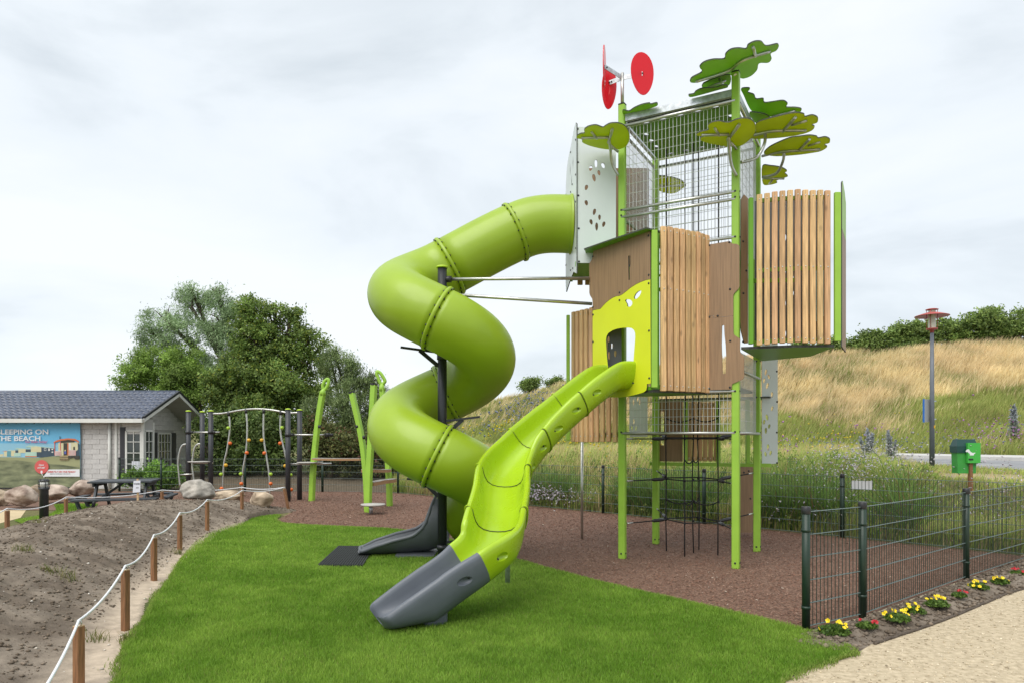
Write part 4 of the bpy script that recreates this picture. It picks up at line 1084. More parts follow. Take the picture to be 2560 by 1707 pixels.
# edge board between end panel and slats
e1 = P1 + Vector((0.012, -0.004, 0)); e2 = A1 + Vector((-0.04, -0.025, 0))
MB().beam((e1 + e2) / 2 + Z(2.13), (e1 + e2) / 2 + Z(3.93), 0.068, 0.04, up=(0, 1, 0), bev=0.006).build('edge_board', 'post_green', bay)
slat_wall(bay, A1, Q1, 12, 9, 2.095, 3.985)
MB().beam(A1 + Vector((-0.045, 0.06, 2.12)), A1 + Vector((-0.045, 0.06, 3.92)), 0.10, 0.02, up=(0, 1, 0)).build('edge_board', 'plate_green', bay)  # added dark backing, stands in for the shade in the gap beside the slats
for A_, B_, z_ in ((P0, P1, 3.90), (P0, P1, 2.13)):
    d_ = (B_ - A_).normalized(); nn = Vector((-d_.y, d_.x, 0)) * (1 if d_.x > 0 else -1)
    MB().beam(A_ + nn * 0.045 + d_ * 0.03 + Z(z_), B_ + nn * 0.045 - d_ * 0.03 + Z(z_), 0.04, 0.04).build('panel_frame', 'plate_green', bay)
# its roof plate with a lobed overhang, and grey inner wall with petal holes
nP = Vector((dP.y, -dP.x, 0)).normalized(); nP = nP if nP.y < 0 else -nP
dPn = dP.normalized()
rp = [P1 + dPn * 0.03 + nP * 0.10, P1 * 0.45 + P0 * 0.55 + nP * 0.13, P0 + dPn * 0.02 + nP * 0.14, P0 - dPn * 0.05 + nP * 0.06, P0 - dPn * 0.10 + nP * 0.02, P0 - dPn * 0.12 - nP * 0.06,
      FL + Vector((-0.1, -0.02, 0)), FL + EX * 0.3 - EY * 0.06, Q1 + Vector((-0.1, 0.0, 0)), Vector((2.08, 8.22, 0)), A1 + Vector((0.02, 0.06, 0))]
MB().plate([p + Z(3.945) for p in rp], [], (0, 0, 1), 0.016, back=0).build('bay_roof', ['plate_green', 'board_edge'], bay)
gw = [(270, 905), (396, 905), (398, 1240), (280, 1245)]
gh = [[zb(*t) for t in ell(c[0], c[1], c[2], c[3], c[4], lambda a, b: (a, b))] for c in ((284, 1005, 8, 28, 0), (312, 1062, 11, 24, 5), (288, 1145, 9, 36, 0), (343, 1128, 11, 28, 0))]
wall_panel('inner_wall', bay, gw, gh, Vector((1.30, 8.80, 0)), (1, -0.1), 'board_grey', zb)
# brown boards on the tower's front face
fP = FL - EY * 0.058
bt = [(1148, 182), (1340, 150), (1360, 172), (1400, 176), (1418, 184), (1424, 200), (1424, 545), (1418, 562), (1378, 606), (1370, 622), (1370, 800), (1200, 818), (1197, 795), (1150, 800)]
wall_panel('front_board', tower, bt, [], fP, EX, 'board_brown', zb, 0.013, [(1159, 187), (1336, 160), (1342, 568), (1234, 801)])
bb_ = [(1150, 802), (1195, 797), (1198, 820), (1370, 802), (1371, 945), (1378, 965), (1430, 1000), (1428, 1100), (1436, 1125), (1456, 1140), (1465, 1165), (1464, 1330), (1452, 1352), (1360, 1390), (1352, 1438), (1154, 1444)]
sl = [(1272, 890), (1280, 881), (1290, 884), (1293, 960), (1303, 1050), (1308, 1150), (1304, 1300), (1278, 1302), (1272, 1150), (1269, 1050)]
wall_panel('front_board', tower, bb_, [[zb(*p) for p in sl]], fP, EX, 'board_brown', zb, 0.013, [(1161, 811), (1343, 1018), (1340, 1420), (1160, 1432)])
# brown board on the right face beside the upper bay
rP = FR + EX * 0.058
wall_panel('side_board', tower, [(1425, 240), (1448, 200), (1478, 230), (1478, 1320), (1450, 1322), (1426, 1230), (1416, 1110), (1420, 900), (1424, 700)], [], rP + EY * 0.1, (1, 0.25), 'board_brown', z2, 0.013, [(1441, 555), (1443, 945), (1465, 775), (1440, 1310)])

# upper right bay
B0 = Vector((2.85, 8.14, 0)); B1 = Vector((3.665, 8.0, 0)); zlo, zhi = 2.63, 4.39
bf = [B0 + Vector((0.03, 0.05, 0)), Vector((3.26, 8.06, 0)), B1 + Vector((0.06, 0.04, 0)), B1 + Vector((0.17, 0.95, 0)), BR + EX * 0.06, FR + EX * 0.06]
bay2 = MB().plate([p + Z(2.60) for p in bf], [], (0, 0, -1), 0.03).build('upper_bay', ['plate_green', 'board_edge'], tower)
slat_wall(bay2, B0, B1, 12, 10, zlo, zhi, w=0.062, rows=(0.03, 0.5, 0.965), curve=lambda t: 0.02 * math.sin(math.pi * min(1, t * 1.1)))
MB().beam(B0 + Vector((-0.05, 0.02, zlo + 0.02)), B0 + Vector((-0.05, 0.02, zhi - 0.03)), 0.05, 0.05, up=(0, 1, 0), bev=0.006).build('edge_board', 'plate_green', bay2)
MB().beam(B1 + Vector((0.075, 0.0, zlo + 0.03)), B1 + Vector((0.075, 0.0, zhi - 0.02)), 0.072, 0.04, up=(0, 1, 0), bev=0.006).build('edge_board', 'post_green', bay2)
pe = B1 + Vector((0.125, -0.01, 0)); de = Vector((0.49, 0.872, 0)).normalized()
end_n = Vector((de.y, -de.x, 0))
lowp = [pe + Z(2.60), pe + de * 0.62 + Z(2.60), pe + de * 0.62 + Z(3.95), pe + Z(3.95)]
MB().plate(lowp, [], end_n, 0.014).build('end_panel', ['board_brown', 'board_edge'], bay2)
upp = [pe + Z(3.955), pe + de * 0.62 + Z(3.955), pe + de * 0.62 + Z(4.42), pe + de * 0.4 + Z(4.50), pe + de * 0.1 + Z(4.53), pe + Z(4.48)]
MB().plate(upp, [], end_n, 0.014).build('end_panel', ['post_green', 'board_edge'], bay2)
# grey inner board with petal holes and pale cyan window, glimpsed between the slats
ip = Vector((3.0, 8.72, 0))
gh2 = [[z2(*t) for t in ell(*c, lambda a, b: (a, b))] for c in ((1752, 287, 10, 12, 60), (1746, 480, 9, 26, 0), (1758, 525, 10, 28, 0), (1690, 680, 12, 26, 15), (1745, 665, 9, 26, 0), (1752, 785, 10, 14, 60), (1815, 835, 10, 24, 0), (1815, 945, 10, 22, 0), (1754, 1015, 11, 30, -8), (1690, 1107, 12, 22, -10), (1746, 1110, 10, 26, 0), (1758, 1250, 9, 26, 0))]
wall_panel('inner_wall', bay2, [(1530, 250), (2068, 225), (2068, 1285), (1530, 1300)], gh2, ip, (1, -0.05), 'board_grey', z2)
wall_panel('window_pane', bay2, [(1940, 890), (2000, 760), (2062, 760), (2062, 1105), (2000, 1165), (1940, 1100)], [], Vector((3.4, 8.5, 0)), (1, -0.05), 'window_cyan', z2, 0.006)
MB().beam(Vector((2.9, 8.66, 3.50)), Vector((3.55, 8.60, 3.50)), 0.03, 0.05).build('panel_frame', 'plate_green', bay2)

# lower left bay
C0 = Vector((0.85, 9.90, 0)); C1 = Vector((1.40, 9.16, 0))
bay3 = MB().plate([C0 + Vector((0.05, 0.03, 1.60)), C1 + Vector((0.05, 0.03, 1.60)), FL + Vector((0.06, 0.1, 1.60)), BL + Z(1.60), Vector((1.2, 10.5, 1.60))], [], (0, 0, -1), 0.03).build('lower_bay', ['plate_green', 'board_edge'], tower)
slat_wall(bay3, C0, C1, 12, 9, 1.50, 3.33, rows=(0.045, 0.5, 0.965))
MB().beam(C0 + Vector((-0.05, 0.02, 1.52)), C0 + Vector((-0.05, 0.02, 3.30)), 0.05, 0.04, up=(0, 1, 0), bev=0.006).build('edge_board', 'post_green', bay3)
for zz in (1.62, 3.2): MB().beam(C1 + Vector((0.02, 0.04, zz)), FL + Vector((0.0, 0.06, zz)), 0.04, 0.04).build('panel_frame', 'plate_green', bay3)
pp = gnd(1455, 1348); MB().tube([pp, pp + Z(1.62)], 0.021, 10).build('support_pole', 'steel', tower)

# rear lower bay, seen between the front legs
yb0 = Vector((2.05, 10.35, 0)); yb1 = Vector((3.62, 9.72, 0)); dr = (yb1 - yb0).normalized()
bay4 = MB().beam(yb0 + Z(1.175), yb1 + Z(1.175), 0.06, 0.05).build('rear_bay', 'post_green', tower)
for t_ in (0.10, 0.52, 0.98, 1.38): MB().beam(yb0 + dr * t_ + Z(1.2), yb0 + dr * t_ + Z(2.1), 0.05, 0.05, up=(0, 1, 0)).build('edge_board', 'post_green', bay4)
MB().plate([yb0 + dr * 0.14 + Vector((0, .04, 1.21)), yb0 + dr * 0.49 + Vector((0, .04, 1.21)), yb0 + dr * 0.49 + Vector((0, .04, 2.1)), yb0 + dr * 0.14 + Vector((0, .04, 2.1))],
           [[yb0 + dr * a + Vector((0, .04, b)) for a, b in ((0.17, 1.45), (0.22, 1.45), (0.22, 1.95), (0.17, 1.95))]], (0, -1, 0), 0.014).build('rear_panel', ['board_brown', 'board_edge'], bay4)
slat_wall(bay4, yb0 + dr * 0.55 + Vector((0, 0.05, 0)), yb0 + dr * 1.0 + Vector((0, 0.05, 0)), 8, 6, 1.22, 2.08, w=0.066, rows=(0.05, 0.95))
MB().plate([yb0 + Vector((0.05, 0.1, 2.12)), yb1 + Vector((0, 0.05, 2.12)), yb1 + Vector((0.3, 0.6, 2.12)), yb0 + Vector((0.3, 0.7, 2.12))], [], (0, 0, -1), 0.02).build('bay_floor', ['black_metal', 'board_edge'], bay4)
# white rear boards with petal holes
pet = [(1497, 140, 8, 22, 10), (1485, 198, 8, 17, 10), (1518, 172, 8, 17, -20), (1507, 235, 9, 22, 15), (1540, 297, 7, 20, 0), (1541, 393, 7, 18, 10), (1505, 455, 9, 22, -10), (1485, 488, 8, 17, 10), (1520, 518, 8, 16, 10), (1497, 548, 8, 22, 0), (1512, 665, 8, 24, 0), (1495, 712, 8, 17, -10), (1530, 704, 8, 17, 15)]
hw = [[z3(*t) for t in ell(*c, lambda a, b: (a, b))] for c in pet]
wall_panel('white_panel', tower, [(1470, -120), (1580, -120), (1580, 776), (1470, 786)], hw, Vector((3.6, 9.85, 0)), (1, -0.04), 'board_white', z3, 0.014, [(1574, 134), (1576, 346), (1574, 560), (1575, 773)])
wall_panel('white_panel', tower, [(545, 310), (668, 314), (668, 590), (545, 592)], [[z3(*t) for t in ell(*c, lambda a, b: (a, b))] for c in ((570, 350, 6, 22, 0), (615, 350, 6, 20, 0), (600, 330, 5, 16, 10), (572, 485, 6, 18, 0), (590, 530, 6, 16, 10), (560, 530, 5, 16, -10))], Vector((2.2, 10.5, 0)), (1, -0.1), 'board_white', z3)
# brown climbing board at the back
bo = MB().plate([at(1830, 1165, 10.9), at(1888, 1162, 10.9), at(1890, 1310, 10.9), at(1880, 1330, 10.9), at(1834, 1330, 10.9), at(1828, 1300, 10.9)], [], (0, -1, 0), 0.02).build('climbing_board', ['board_brown', 'board_edge'], tower)
bl = MB()
for u, v in ((1872, 1176), (1876, 1245), (1860, 1180)): bl.dome(at(u, v, 10.9), (0, -1, 0), 0.016)
bl.build('bolt_head', 'black_cap', bo, kind='stuff')

# white entry box of the tube slide
bx = empty('entry_box', (1.1, 9.4, 3.8), parent=tower)
wp = [(328, 400, 13, 37, 0), (280, 443, 15, 25, 15), (393, 418, 15, 26, -20), (355, 484, 13, 25, -15), (310, 530, 15, 35, -12), (240, 618, 15, 25, 15), (240, 758, 15, 25, -15), (313, 840, 14, 30, 12), (360, 890, 12, 25, 0), (284, 932, 14, 25, -15), (334, 975, 13, 37, 0), (398, 953, 14, 26, 15)]
wall_panel('side_wall', bx, [(153, 66), (510, 66), (510, 1305), (156, 1305)], [[zw(*t) for t in ell(*c, lambda a, b: (a, b))] for c in wp], Vector((0.85, 8.95, 0)), (1, 0), 'board_white', zw, 0.014,
           [(162, 84), (164, 387), (168, 690), (171, 990), (173, 1292)])
ep0 = Vector((0.828, 8.935, 0)); ep1 = Vector((0.765, 9.93, 0)); epd = ep1 - ep0
TE = Vector((0.80, 9.43, 4.44)); nE = Vector((-epd.y, epd.x, 0)).normalized()
if nE.x > 0: nE = -nE
prof = [(0.0, 3.66), (0.25, 3.74), (0.6, 3.70), (0.95, 3.62), (1.0, 3.75), (1.0, 4.9), (0.98, 5.15), (0.9, 5.33), (0.75, 5.43), (0.6, 5.47), (0.5, 5.5), (0.35, 5.56), (0.2, 5.62), (0.08, 5.63), (0.0, 5.58)]
ring = [TE + (Vector((0, 1, 0)) * math.cos(a) + Vector((0, 0, 1)) * math.sin(a)) * 0.36 for a in [k * math.pi / 14 for k in range(28)]]
ring = [Vector((ep0.x + (p.y - ep0.y) / epd.y * epd.x, p.y, p.z)) for p in ring]
pt_ = lambda a, z: ep0 + epd * a + Z(z)
pl = [[pt_(a + da, z + dz) for da, dz in ((0, 0.09), (0.018, 0), (0, -0.09), (-0.018, 0))] for a, z in ((0.3, 5.2), (0.42, 5.0), (0.55, 5.2))]
MB().plate([pt_(a, z) for a, z in prof], [ring] + pl, nE, 0.014).build('entry_plate', ['board_white', 'board_edge'], bx)
b = MB()
for a, z in ((0.06, 5.4), (0.06, 4.95), (0.06, 4.6), (0.06, 4.0), (0.5, 5.42), (0.95, 5.0), (0.35, 4.93), (0.5, 4.88), (0.95, 4.0), (0.5, 3.82), (0.3, 3.8)): b.dome(pt_(a, z) + nE * 0.002, nE, 0.014)
b.build('bolt_head', 'black_cap', bx, kind='stuff')
MB().plate([Vector((0.86, 8.97, 3.82)), Vector((1.42, 8.97, 3.82)), Vector((1.9, 9.9, 3.82)), Vector((0.80, 9.9, 3.82))], [], (0, 0, -1), 0.03).build('box_floor', ['plate_green', 'board_edge'], bx)
MB().plate([Vector((0.80, 9.94, 3.8)), Vector((1.95, 9.94, 3.8)), Vector((1.95, 9.94, 5.4)), Vector((0.80, 9.94, 5.4))], [], (0, -1, 0), 0.014).build('rear_wall', ['board_brown', 'board_edge'], bx)
for k in range(3): MB().bevbox((0.98 + 0.11 * k, 10.02, 4.4), (0.075, 0.035, 1.3), None, 0.005).build('slat', 'slat_wood', bx)
MB().beam(Vector((0.84, 8.99, 3.80)), Vector((0.84, 9.9, 3.80)), 0.04, 0.06).build('box_frame', 'plate_green', bx)

# --- climbing net inside the tower
net = empty('climbing_net', TC, 'black rope climbing net hanging between the four green tower legs', 'climbing net')
NP = [Vector((2.10, 9.46, 0)), Vector((2.24, 9.02, 0)), Vector((2.42, 9.30, 0)), Vector((2.566, 9.58, 0)), Vector((2.705, 9.12, 0))]
for i, p in enumerate(NP):
    sw = [p + Vector((random.uniform(-.012, .012), random.uniform(-.012, .012), z)) for z in (0.02, 0.45, 1.0, 1.55, 2.1)] + [p + Z(z) for z in (3.0, 3.9, 4.7, 5.5)]
    MB().tube(sw, 0.0085, 6).build('rope', 'rope_black', net)
def cross_rope(pts, sag=0.0):
    q_ = []
    for a, c in zip(pts[:-1], pts[1:]):
        for k in range(6):
            t = k / 6; p = a.lerp(c, t); p.z -= sag * 4 * t * (1 - t); q_.append(p)
    q_.append(pts[-1])
    MB().tube(q_, 0.0085, 6).build('rope', 'rope_black', net)
for z in (0.45, 1.0, 1.545):
    for chain, ends in (((0, 1, 4), (FL, FR)), ((0, 3, 4), (BL, BR))):
        A_, B_ = ends; pts = [A_.lerp(NP[chain[0]], 0.1)] + [NP[k] for k in chain] + [B_.lerp(NP[chain[-1]], 0.1)]
        dz = 0.0 if A_ is FL else 0.08
        pts = [p + Z(z + dz * (1 if k in (0, len(pts) - 1) else 0.2)) for k, p in enumerate(pts)]
        cross_rope(pts)
        s_ = MB(); e_ = MB()
        for a, c in ((pts[0], pts[1]), (pts[-1], pts[-2])):
            s_.tube([a.lerp(c, 0.62), a.lerp(c, 0.68), a.lerp(c, 0.9), a.lerp(c, 0.96)], [0.012, 0.024, 0.024, 0.012], 8)
            e_.tube([a, a.lerp(c, 0.14)], 0.011, 8)
        s_.build('rope_sleeve', 'black_cap', net, kind='stuff'); e_.build('rope_end', 'steel', net, kind='stuff')
for z, ch in ((0.72, (0, 2, 4)), (1.27, (1, 2, 3)), (1.82, (0, 2, 4)), (0.72, (1, 2, 3))):
    cross_rope([NP[k] + Z(z) for k in ch], 0.05)
b = MB()
for p in NP:
    for z in (0.45, 0.72, 1.0, 1.545): b.ball(p + Z(z), 0.018, 8, 5)
b.build('rope_knot', 'rope_black', net, kind='stuff')

# ================================================================== TUBE SLIDE
PC = Vector((-0.88, 8.78, 0)); HR = 0.55; TR = 0.375
tsl = empty('tube_slide', PC, 'lime green spiral tube slide winding round a black pole', 'tube slide')
key = [TE + Vector((-0.0, 0, 0)), Vector((0.52, 9.425, 4.445)), Vector((0.27, 9.415, 4.41)), Vector((0.049, 9.40, 4.325)), Vector((-0.25, 9.375, 4.175)), Vector((-0.55, 9.35, 4.01))]
path = catmull(key, 6)
def helix(th):
    a = R(th); t = (th - 90) / 180
    z = 3.82 + t * (-0.86) if t < 1 else 2.96 - (t - 1) * 0.81
    return Vector((PC.x + HR * math.cos(a), PC.y + HR * math.sin(a), z))
idx = {'f1': min(range(len(path)), key=lambda i: (path[i] - Vector((0.049, 9.40, 4.325))).length)}
thetas = list(range(96, 812, 6))
h0 = len(path)
path += [helix(t) for t in thetas]
fi = [idx['f1']] + [h0 + thetas.index(t) for t in (96, 270, 450, 630)] + [len(path) - 1]
for _ in range(2):    # ease the joins
    path = [path[0]] + [(path[i - 1] + path[i] * 2 + path[i + 1]) / 4 for i in range(1, len(path) - 1)] + [path[-1]]
prev = 0
for k, f in enumerate(fi):
    MB().tube(path[prev:f + 1], TR, 48, caps=False).build('tube_section', 'tube_green', tsl, solid=0.012)
    prev = f
    if k < 5:
        t = (path[f + 1] - path[f - 1]).normalized(); c = path[f]
        pr = [c - t * 0.024, c - t * 0.022, c - t * 0.010, c + t * 0.010, c + t * 0.022, c + t * 0.024]
        rr = [TR, TR + 0.026, TR + 0.033, TR + 0.033, TR + 0.026, TR]
        fl = MB().tube(pr, rr, 56, caps=False).build('flange', 'tube_green', tsl)
        x = t.cross(Vector((0, 0, 1))).normalized(); y = t.cross(x); b = MB()
        for q in range(20):
            a = 2 * math.pi * q / 20 + 0.1; d = x * math.cos(a) + y * math.sin(a)
            b.dome(c + d * (TR + 0.014) + t * 0.023, t, 0.013, h=1.1); b.dome(c + d * (TR + 0.014) - t * 0.023, -t, 0.013, h=1.1)
        b.build('flange_bolt', 'black_cap', fl, kind='stuff')
# collar where the tube meets the entry plate
cr = MB()
cr.tube([TE + Vector((0.01, 0, 0)), TE + Vector((-0.012, 0, 0)), TE + Vector((-0.03, 0, 0))], [TR + 0.022, TR + 0.022, TR + 0.002], 56, caps=False); cr.build('entry_collar', 'tube_green', tsl)
# exit chute
rows = []; st = []
ph_k = ([0, .06, .16, .28, .42, .7, .95, 1.12], [172, 168, 135, 88, 72, 62, 48, 30]); ez = helix(810).z - TR
for k in range(27):
    s_ = 1.14 * k / 26; ph = np.interp(s_, *ph_k); x = -0.86 - s_; y = 9.33 - 0.17 * (s_ / 1.14) ** 1.4
    bed = float(np.interp(s_, [0, .25, .5, 1.14], [ez, 0.07, 0.045, 0.04])); rr = float(np.interp(s_, [0, .3, 1.14], [TR + 0.012, 0.37, 0.36])); 
    hx = Vector((-1, -0.2 * (s_ / 1.14), 0)).normalized(); lat = Vector((hx.y, -hx.x, 0))
    row = []
    for q in range(33):
        a = R(-ph + 2 * ph * q / 32); row.append(Vector((x, y, bed + rr)) + lat * math.sin(a) * rr + Vector((0, 0, -math.cos(a) * rr)))
    rows.append(row)
ch = MB().grid(rows).build('exit_chute', 'chute_grey', tsl, solid=0.03)
for q in (0, 32): MB().tube([r[q] for r in rows], 0.026, 8).build('chute_rim', 'chute_grey', ch)
MB().tube([rows[-1][q] + Vector((0, 0, 0.004)) for q in range(33)], 0.026, 8).build('chute_rim', 'chute_grey', ch)
MB().box((-1.25, 9.2, 0.03), (0.5, 0.5, 0.05)).build('chute_foot', 'chute_grey', ch)
# pole, cap, arms, struts to the tower
pol = MB().tube([PC, PC + Z(3.69)], 0.058, 20).build('pole', 'black_metal', tsl)
MB().lathe(PC + Z(3.69), [(0.0, 0.032), (0.05, 0.030), (0.072, 0.022), (0.076, 0.01), (0.07, 0.0), (0.0, 0.0)], 24).build('pole_cap', 'cap_lime', pol)
def arm(dirx, diry, z, ln, up):
    d = Vector((dirx, diry, 0)).normalized(); mb = MB()
    mb.beam(PC + d * 0.05 + Z(z - 0.03), PC + d * ln + Z(z + up), 0.05, 0.025)
    mb.beam(PC + d * 0.05 + Z(z - 0.20), PC + d * ln * 0.55 + Z(z + up * 0.5 - 0.02), 0.014, 0.05)
    mb.tube([PC + Z(z - 0.12), PC + Z(z - 0.06)], 0.068, 16); mb.build('support_arm', 'black_metal', tsl)
arm(-1, -0.25, 2.66, 0.52, 0.02); arm(1, -0.1, 1.80, 0.48, 0.02); arm(-1, 0.1, 1.02, 0.45, 0.02); arm(1, 0.05, 0.27, 0.45, 0.02)
MB().lathe(PC + Z(0), [(0.10, 0.0), (0.10, 0.012), (0.06, 0.016)], 16).build('pole_foot', 'black_metal', tsl)
for z_a, tgt in ((3.55, at(1472, 696, 8.92)), (3.36, at(1480, 760, 8.94))):
    a = PC + Vector((0.055, 0, z_a)); s_ = MB().tube([a, tgt], 0.021, 10).build('strut', 'steel', tsl)
    MB().tube([a - Vector((0.02, 0, 0)), a.lerp(tgt, 0.035)], 0.042, 12).build('strut_clamp', 'black_cap', s_)

# ================================================================== OPEN SLIDE
SPT = [Vector(p) for p in ((1.33, 8.46, 2.43), (1.13, 8.33, 2.405), (0.90, 8.19, 2.26), (0.643, 8.04, 2.055), (0.40, 7.885, 1.85), (0.177, 7.70, 1.64), (0.0, 7.49, 1.43), (-0.088, 7.22, 1.265), (-0.105, 6.83, 1.08), (-0.145, 6.43, 0.905), (-0.205, 6.11, 0.735), (-0.405, 5.93, 0.585), (-0.68, 5.80, 0.405), (-0.87, 5.715, 0.280), (-1.02, 5.65, 0.175), (-1.10, 5.615, 0.115))]
osl = empty('open_slide', (SPT[-3].x, SPT[-3].y, 0), 'lime green open chute slide with grey end resting on the lawn', 'slide')
NS = 8
spath = catmull(SPT, NS)
half = [(0.0, -0.245), (0.07, -0.240), (0.13, -0.222), (0.175, -0.185), (0.200, -0.13), (0.213, -0.07), (0.219, -0.012), (0.226, 0.016), (0.238, 0.030), (0.252, 0.034), (0.268, 0.029), (0.281, 0.014), (0.286, -0.01), (0.283, -0.06), (0.275, -0.12), (0.258, -0.185), (0.225, -0.245), (0.17, -0.283), (0.09, -0.297), (0.0, -0.30)]
loop2 = half + [(-x, z) for x, z in half[-2:0:-1]]
def section_ring(i, grow=1.0, push=0.0):
    a = spath[max(i - 1, 0)]; c = spath[min(i + 1, len(spath) - 1)]; t = (c - a).normalized()
    lat = t.cross(Vector((0, 0, 1))).normalized(); up = lat.cross(t); p = spath[i] + t * push
    dep = min(1.0, max(0.22, (p.z - 0.012) / 0.30)); 
    end = len(spath) - 1 - i; nar = 1.0 - 0.10 * max(0, (18 - end) / 18) - 0.42 * max(0, (6 - end) / 6) ** 2.2
    return [p + lat * x * nar * grow + up * ((z + 0.10) * grow - 0.10) * (dep if z < 0 else 1) for x, z in loop2]
def slide_part(i0, i1, m, name):
    mb = MB(); rows = [section_ring(i) for i in range(i0, i1 + 1)]
    mb.grid(rows, closed=True)
    n = len(loop2); b0 = 0; b1 = (i1 - i0) * n
    mb.f.append(tuple(b0 + k for k in range(n - 1, -1, -1))); mb.m.append(0); mb.sm.append(False)
    mb.f.append(tuple(b1 + k for k in range(n))); mb.m.append(0); mb.sm.append(False)
    return mb.build(name, m, osl)
joints = [3 * NS, 5 * NS, 7 * NS, 9 * NS, 11 * NS]
prev = 0; sections = []
for j in joints: sections.append(slide_part(prev, j, 'slide_green', 'slide_section')); prev = j
sections.append(slide_part(prev, len(spath) - 1, 'slide_grey', 'slide_exit'))
for j in joints[:-1]:
    t = (spath[j + 1] - spath[j - 1]).normalized(); mb = MB()
    mb.grid([section_ring(j, 1.0, -0.004), section_ring(j, 1.03, -0.002), section_ring(j, 1.05, 0.006), section_ring(j, 1.05, 0.020), section_ring(j, 1.0, 0.022)], closed=True, smooth=False)
    o = mb.build('joint_collar', 'slide_green', osl)
    # black bands in place of shade in the thin joint between the two mouldings
    MB().grid([section_ring(j, 0.99, 0.022), section_ring(j, 1.012, 0.0225), section_ring(j, 1.012, 0.029), section_ring(j, 0.99, 0.0295)], closed=True, smooth=False).build('joint_shade', 'black_cap', o)
    inner = [(x, z + 0.004) for x, z in [(-a, b) for a, b in half[6:0:-1]] + half[:7]]
    lat = t.cross(Vector((0, 0, 1))).normalized(); up = lat.cross(t)
    MB().tube([spath[j] + t * 0.02 + lat * x + up * z for x, z in inner], 0.0035, 5).build('joint_shade', 'black_cap', o)
# bolt recesses cut into the outer walls either side of each joint
def cut(o, centres, M_):
    cm = MB()
    for c, (ax, ay, az_), (rx, ry, rz) in centres:
        mb = MB().ball((0, 0, 0), 1.0, 16, 10)
        cm.add([c + ax * v[0] * rx + ay * v[1] * ry + az_ * v[2] * rz for v in mb.v], mb.f, 0, True)
    tmp = cm.build('cutter', M_, osl)
    bm = bmesh.new(); bm.from_mesh(tmp.data); bmesh.ops.remove_doubles(bm, verts=bm.verts, dist=1e-6); bmesh.ops.recalc_face_normals(bm, faces=bm.faces); bm.to_mesh(tmp.data); bm.free()
    md = o.modifiers.new('recess', 'BOOLEAN'); md.object = tmp; md.operation = 'DIFFERENCE'; md.solver = 'EXACT'
    bpy.context.view_layer.update()
    me = bpy.data.meshes.new_from_object(o.evaluated_get(bpy.context.evaluated_depsgraph_get()))
    me.set_sharp_from_angle(angle=R(32)); o.modifiers.clear(); o.data = me
    bpy.data.objects.remove(tmp)
bl = MB()
for k, sct in enumerate(sections):
    cs = []
    for j, s_ in ((joints[k - 1] if k > 0 else None, 1), (joints[k] if k < 5 else None, -1)):
        if j is None: continue
        i = j + 4 * s_
        t = (spath[i + 1] - spath[i - 1]).normalized(); lat = t.cross(Vector((0, 0, 1))).normalized(); up = lat.cross(t)
        for sd_ in (1, -1):
            c = spath[i] + lat * sd_ * 0.290 + up * -0.115
            cs.append((c, (lat, (t + up * 0.25).normalized(), up), (0.050, 0.075, 0.040)))
            bl.dome(c - lat * sd_ * 0.036 - t * s_ * 0.045, lat * sd_, 0.013)
    if cs: cut(sct, cs, 'slide_grey' if k == 5 else 'slide_green')
bl.build('bolt_head', 'black_cap', osl, kind='stuff')
MB().beam(at(*z5(1640, 208), 8.30), at(*z5(1712, 205), 8.25), 0.05, 0.012).build('entry_bracket', 'black_cap', osl)
sp_ = gnd(1269, 1462); MB().tube([sp_, Vector((sp_.x, sp_.y, 0.86))], 0.026, 12).build('support_leg', 'galvanised', osl)
q_ = spath[-3 * NS - 2]; MB().bevbox((q_.x - 0.04, q_.y + 0.02, 0.065), (0.20, 0.32, 0.13), Matrix.Rotation(0.5, 3, 'Z'), 0.02).build('exit_foot', 'slide_grey', osl)
# rubber grid mat in front of the tube exit
c = [gnd(*p) for p in ((797, 1419), (848, 1371), (935, 1372), (905, 1420))]
mb = MB(); nx, ny = 17, 10
for i in range(nx + 1):
    a = c[0].lerp(c[3], i / nx); b = c[1].lerp(c[2], i / nx); mb.beam(a + Z(0.034), b + Z(0.034), 0.020, 0.024)
for i in range(ny + 1):
    a = c[0].lerp(c[1], i / ny); b = c[3].lerp(c[2], i / ny); mb.beam(a + Z(0.032), b + Z(0.032), 0.018, 0.022)
tag(mb.build('rubber_mat', 'mat_rubber'), 'black rubber grid mat on the lawn at the tube slide exit', 'mat')

# ================================================================== CLIMBING FRAME WITH BENT POLES
z7 = lambda x, y: (420 + x / 3.563, 900 + y / 3.563)
z6 = lambda x, y: (x / 3.564, 900 + y / 3.564)
z8 = lambda x, y: (1900 + x / 2.45, 1000 + y / 2.45)
cf = empty('climbing_gym', (-6.6, 17.8, 0), 'dark post climbing frame with arched rail and bent poles with coloured holds', 'climbing frame')
def foot(u, Y): return Vector(((u - CU) / FPX * Y, Y, 0))
PST = {'a': foot(471, 18.2), 'b': foot(505.6, 18.7), 'c': foot(527, 18.1), 'd': foot(720, 17.0), 'e': foot(749, 17.5)}
for k, p in PST.items():
    h = 2.25
    o = MB().tube([p, p + Z(h)], 0.062, 14).build('post', 'dark_post', cf)
    MB().lathe(p + Z(h), [(0.0, 0.036), (0.045, 0.03), (0.07, 0.016), (0.072, 0.0), (0, 0)], 16).build('post_cap', 'cap_lime', o)
def Yat(x):  # depth of the arch plane between posts c and e
    return 18.1 + (x - 382) / (1172 - 382) * (17.5 - 18.1)
arch = catmull([at(*z7(x, y), Yat(x)) for x, y in ((395, 475), (470, 474), (530, 465), (610, 450), (690, 438), (770, 433), (850, 435), (930, 443), (1005, 456), (1080, 468), (1160, 466))], 4)
MB().tube(arch, 0.024, 10).build('arch_rail', 'steel', cf)
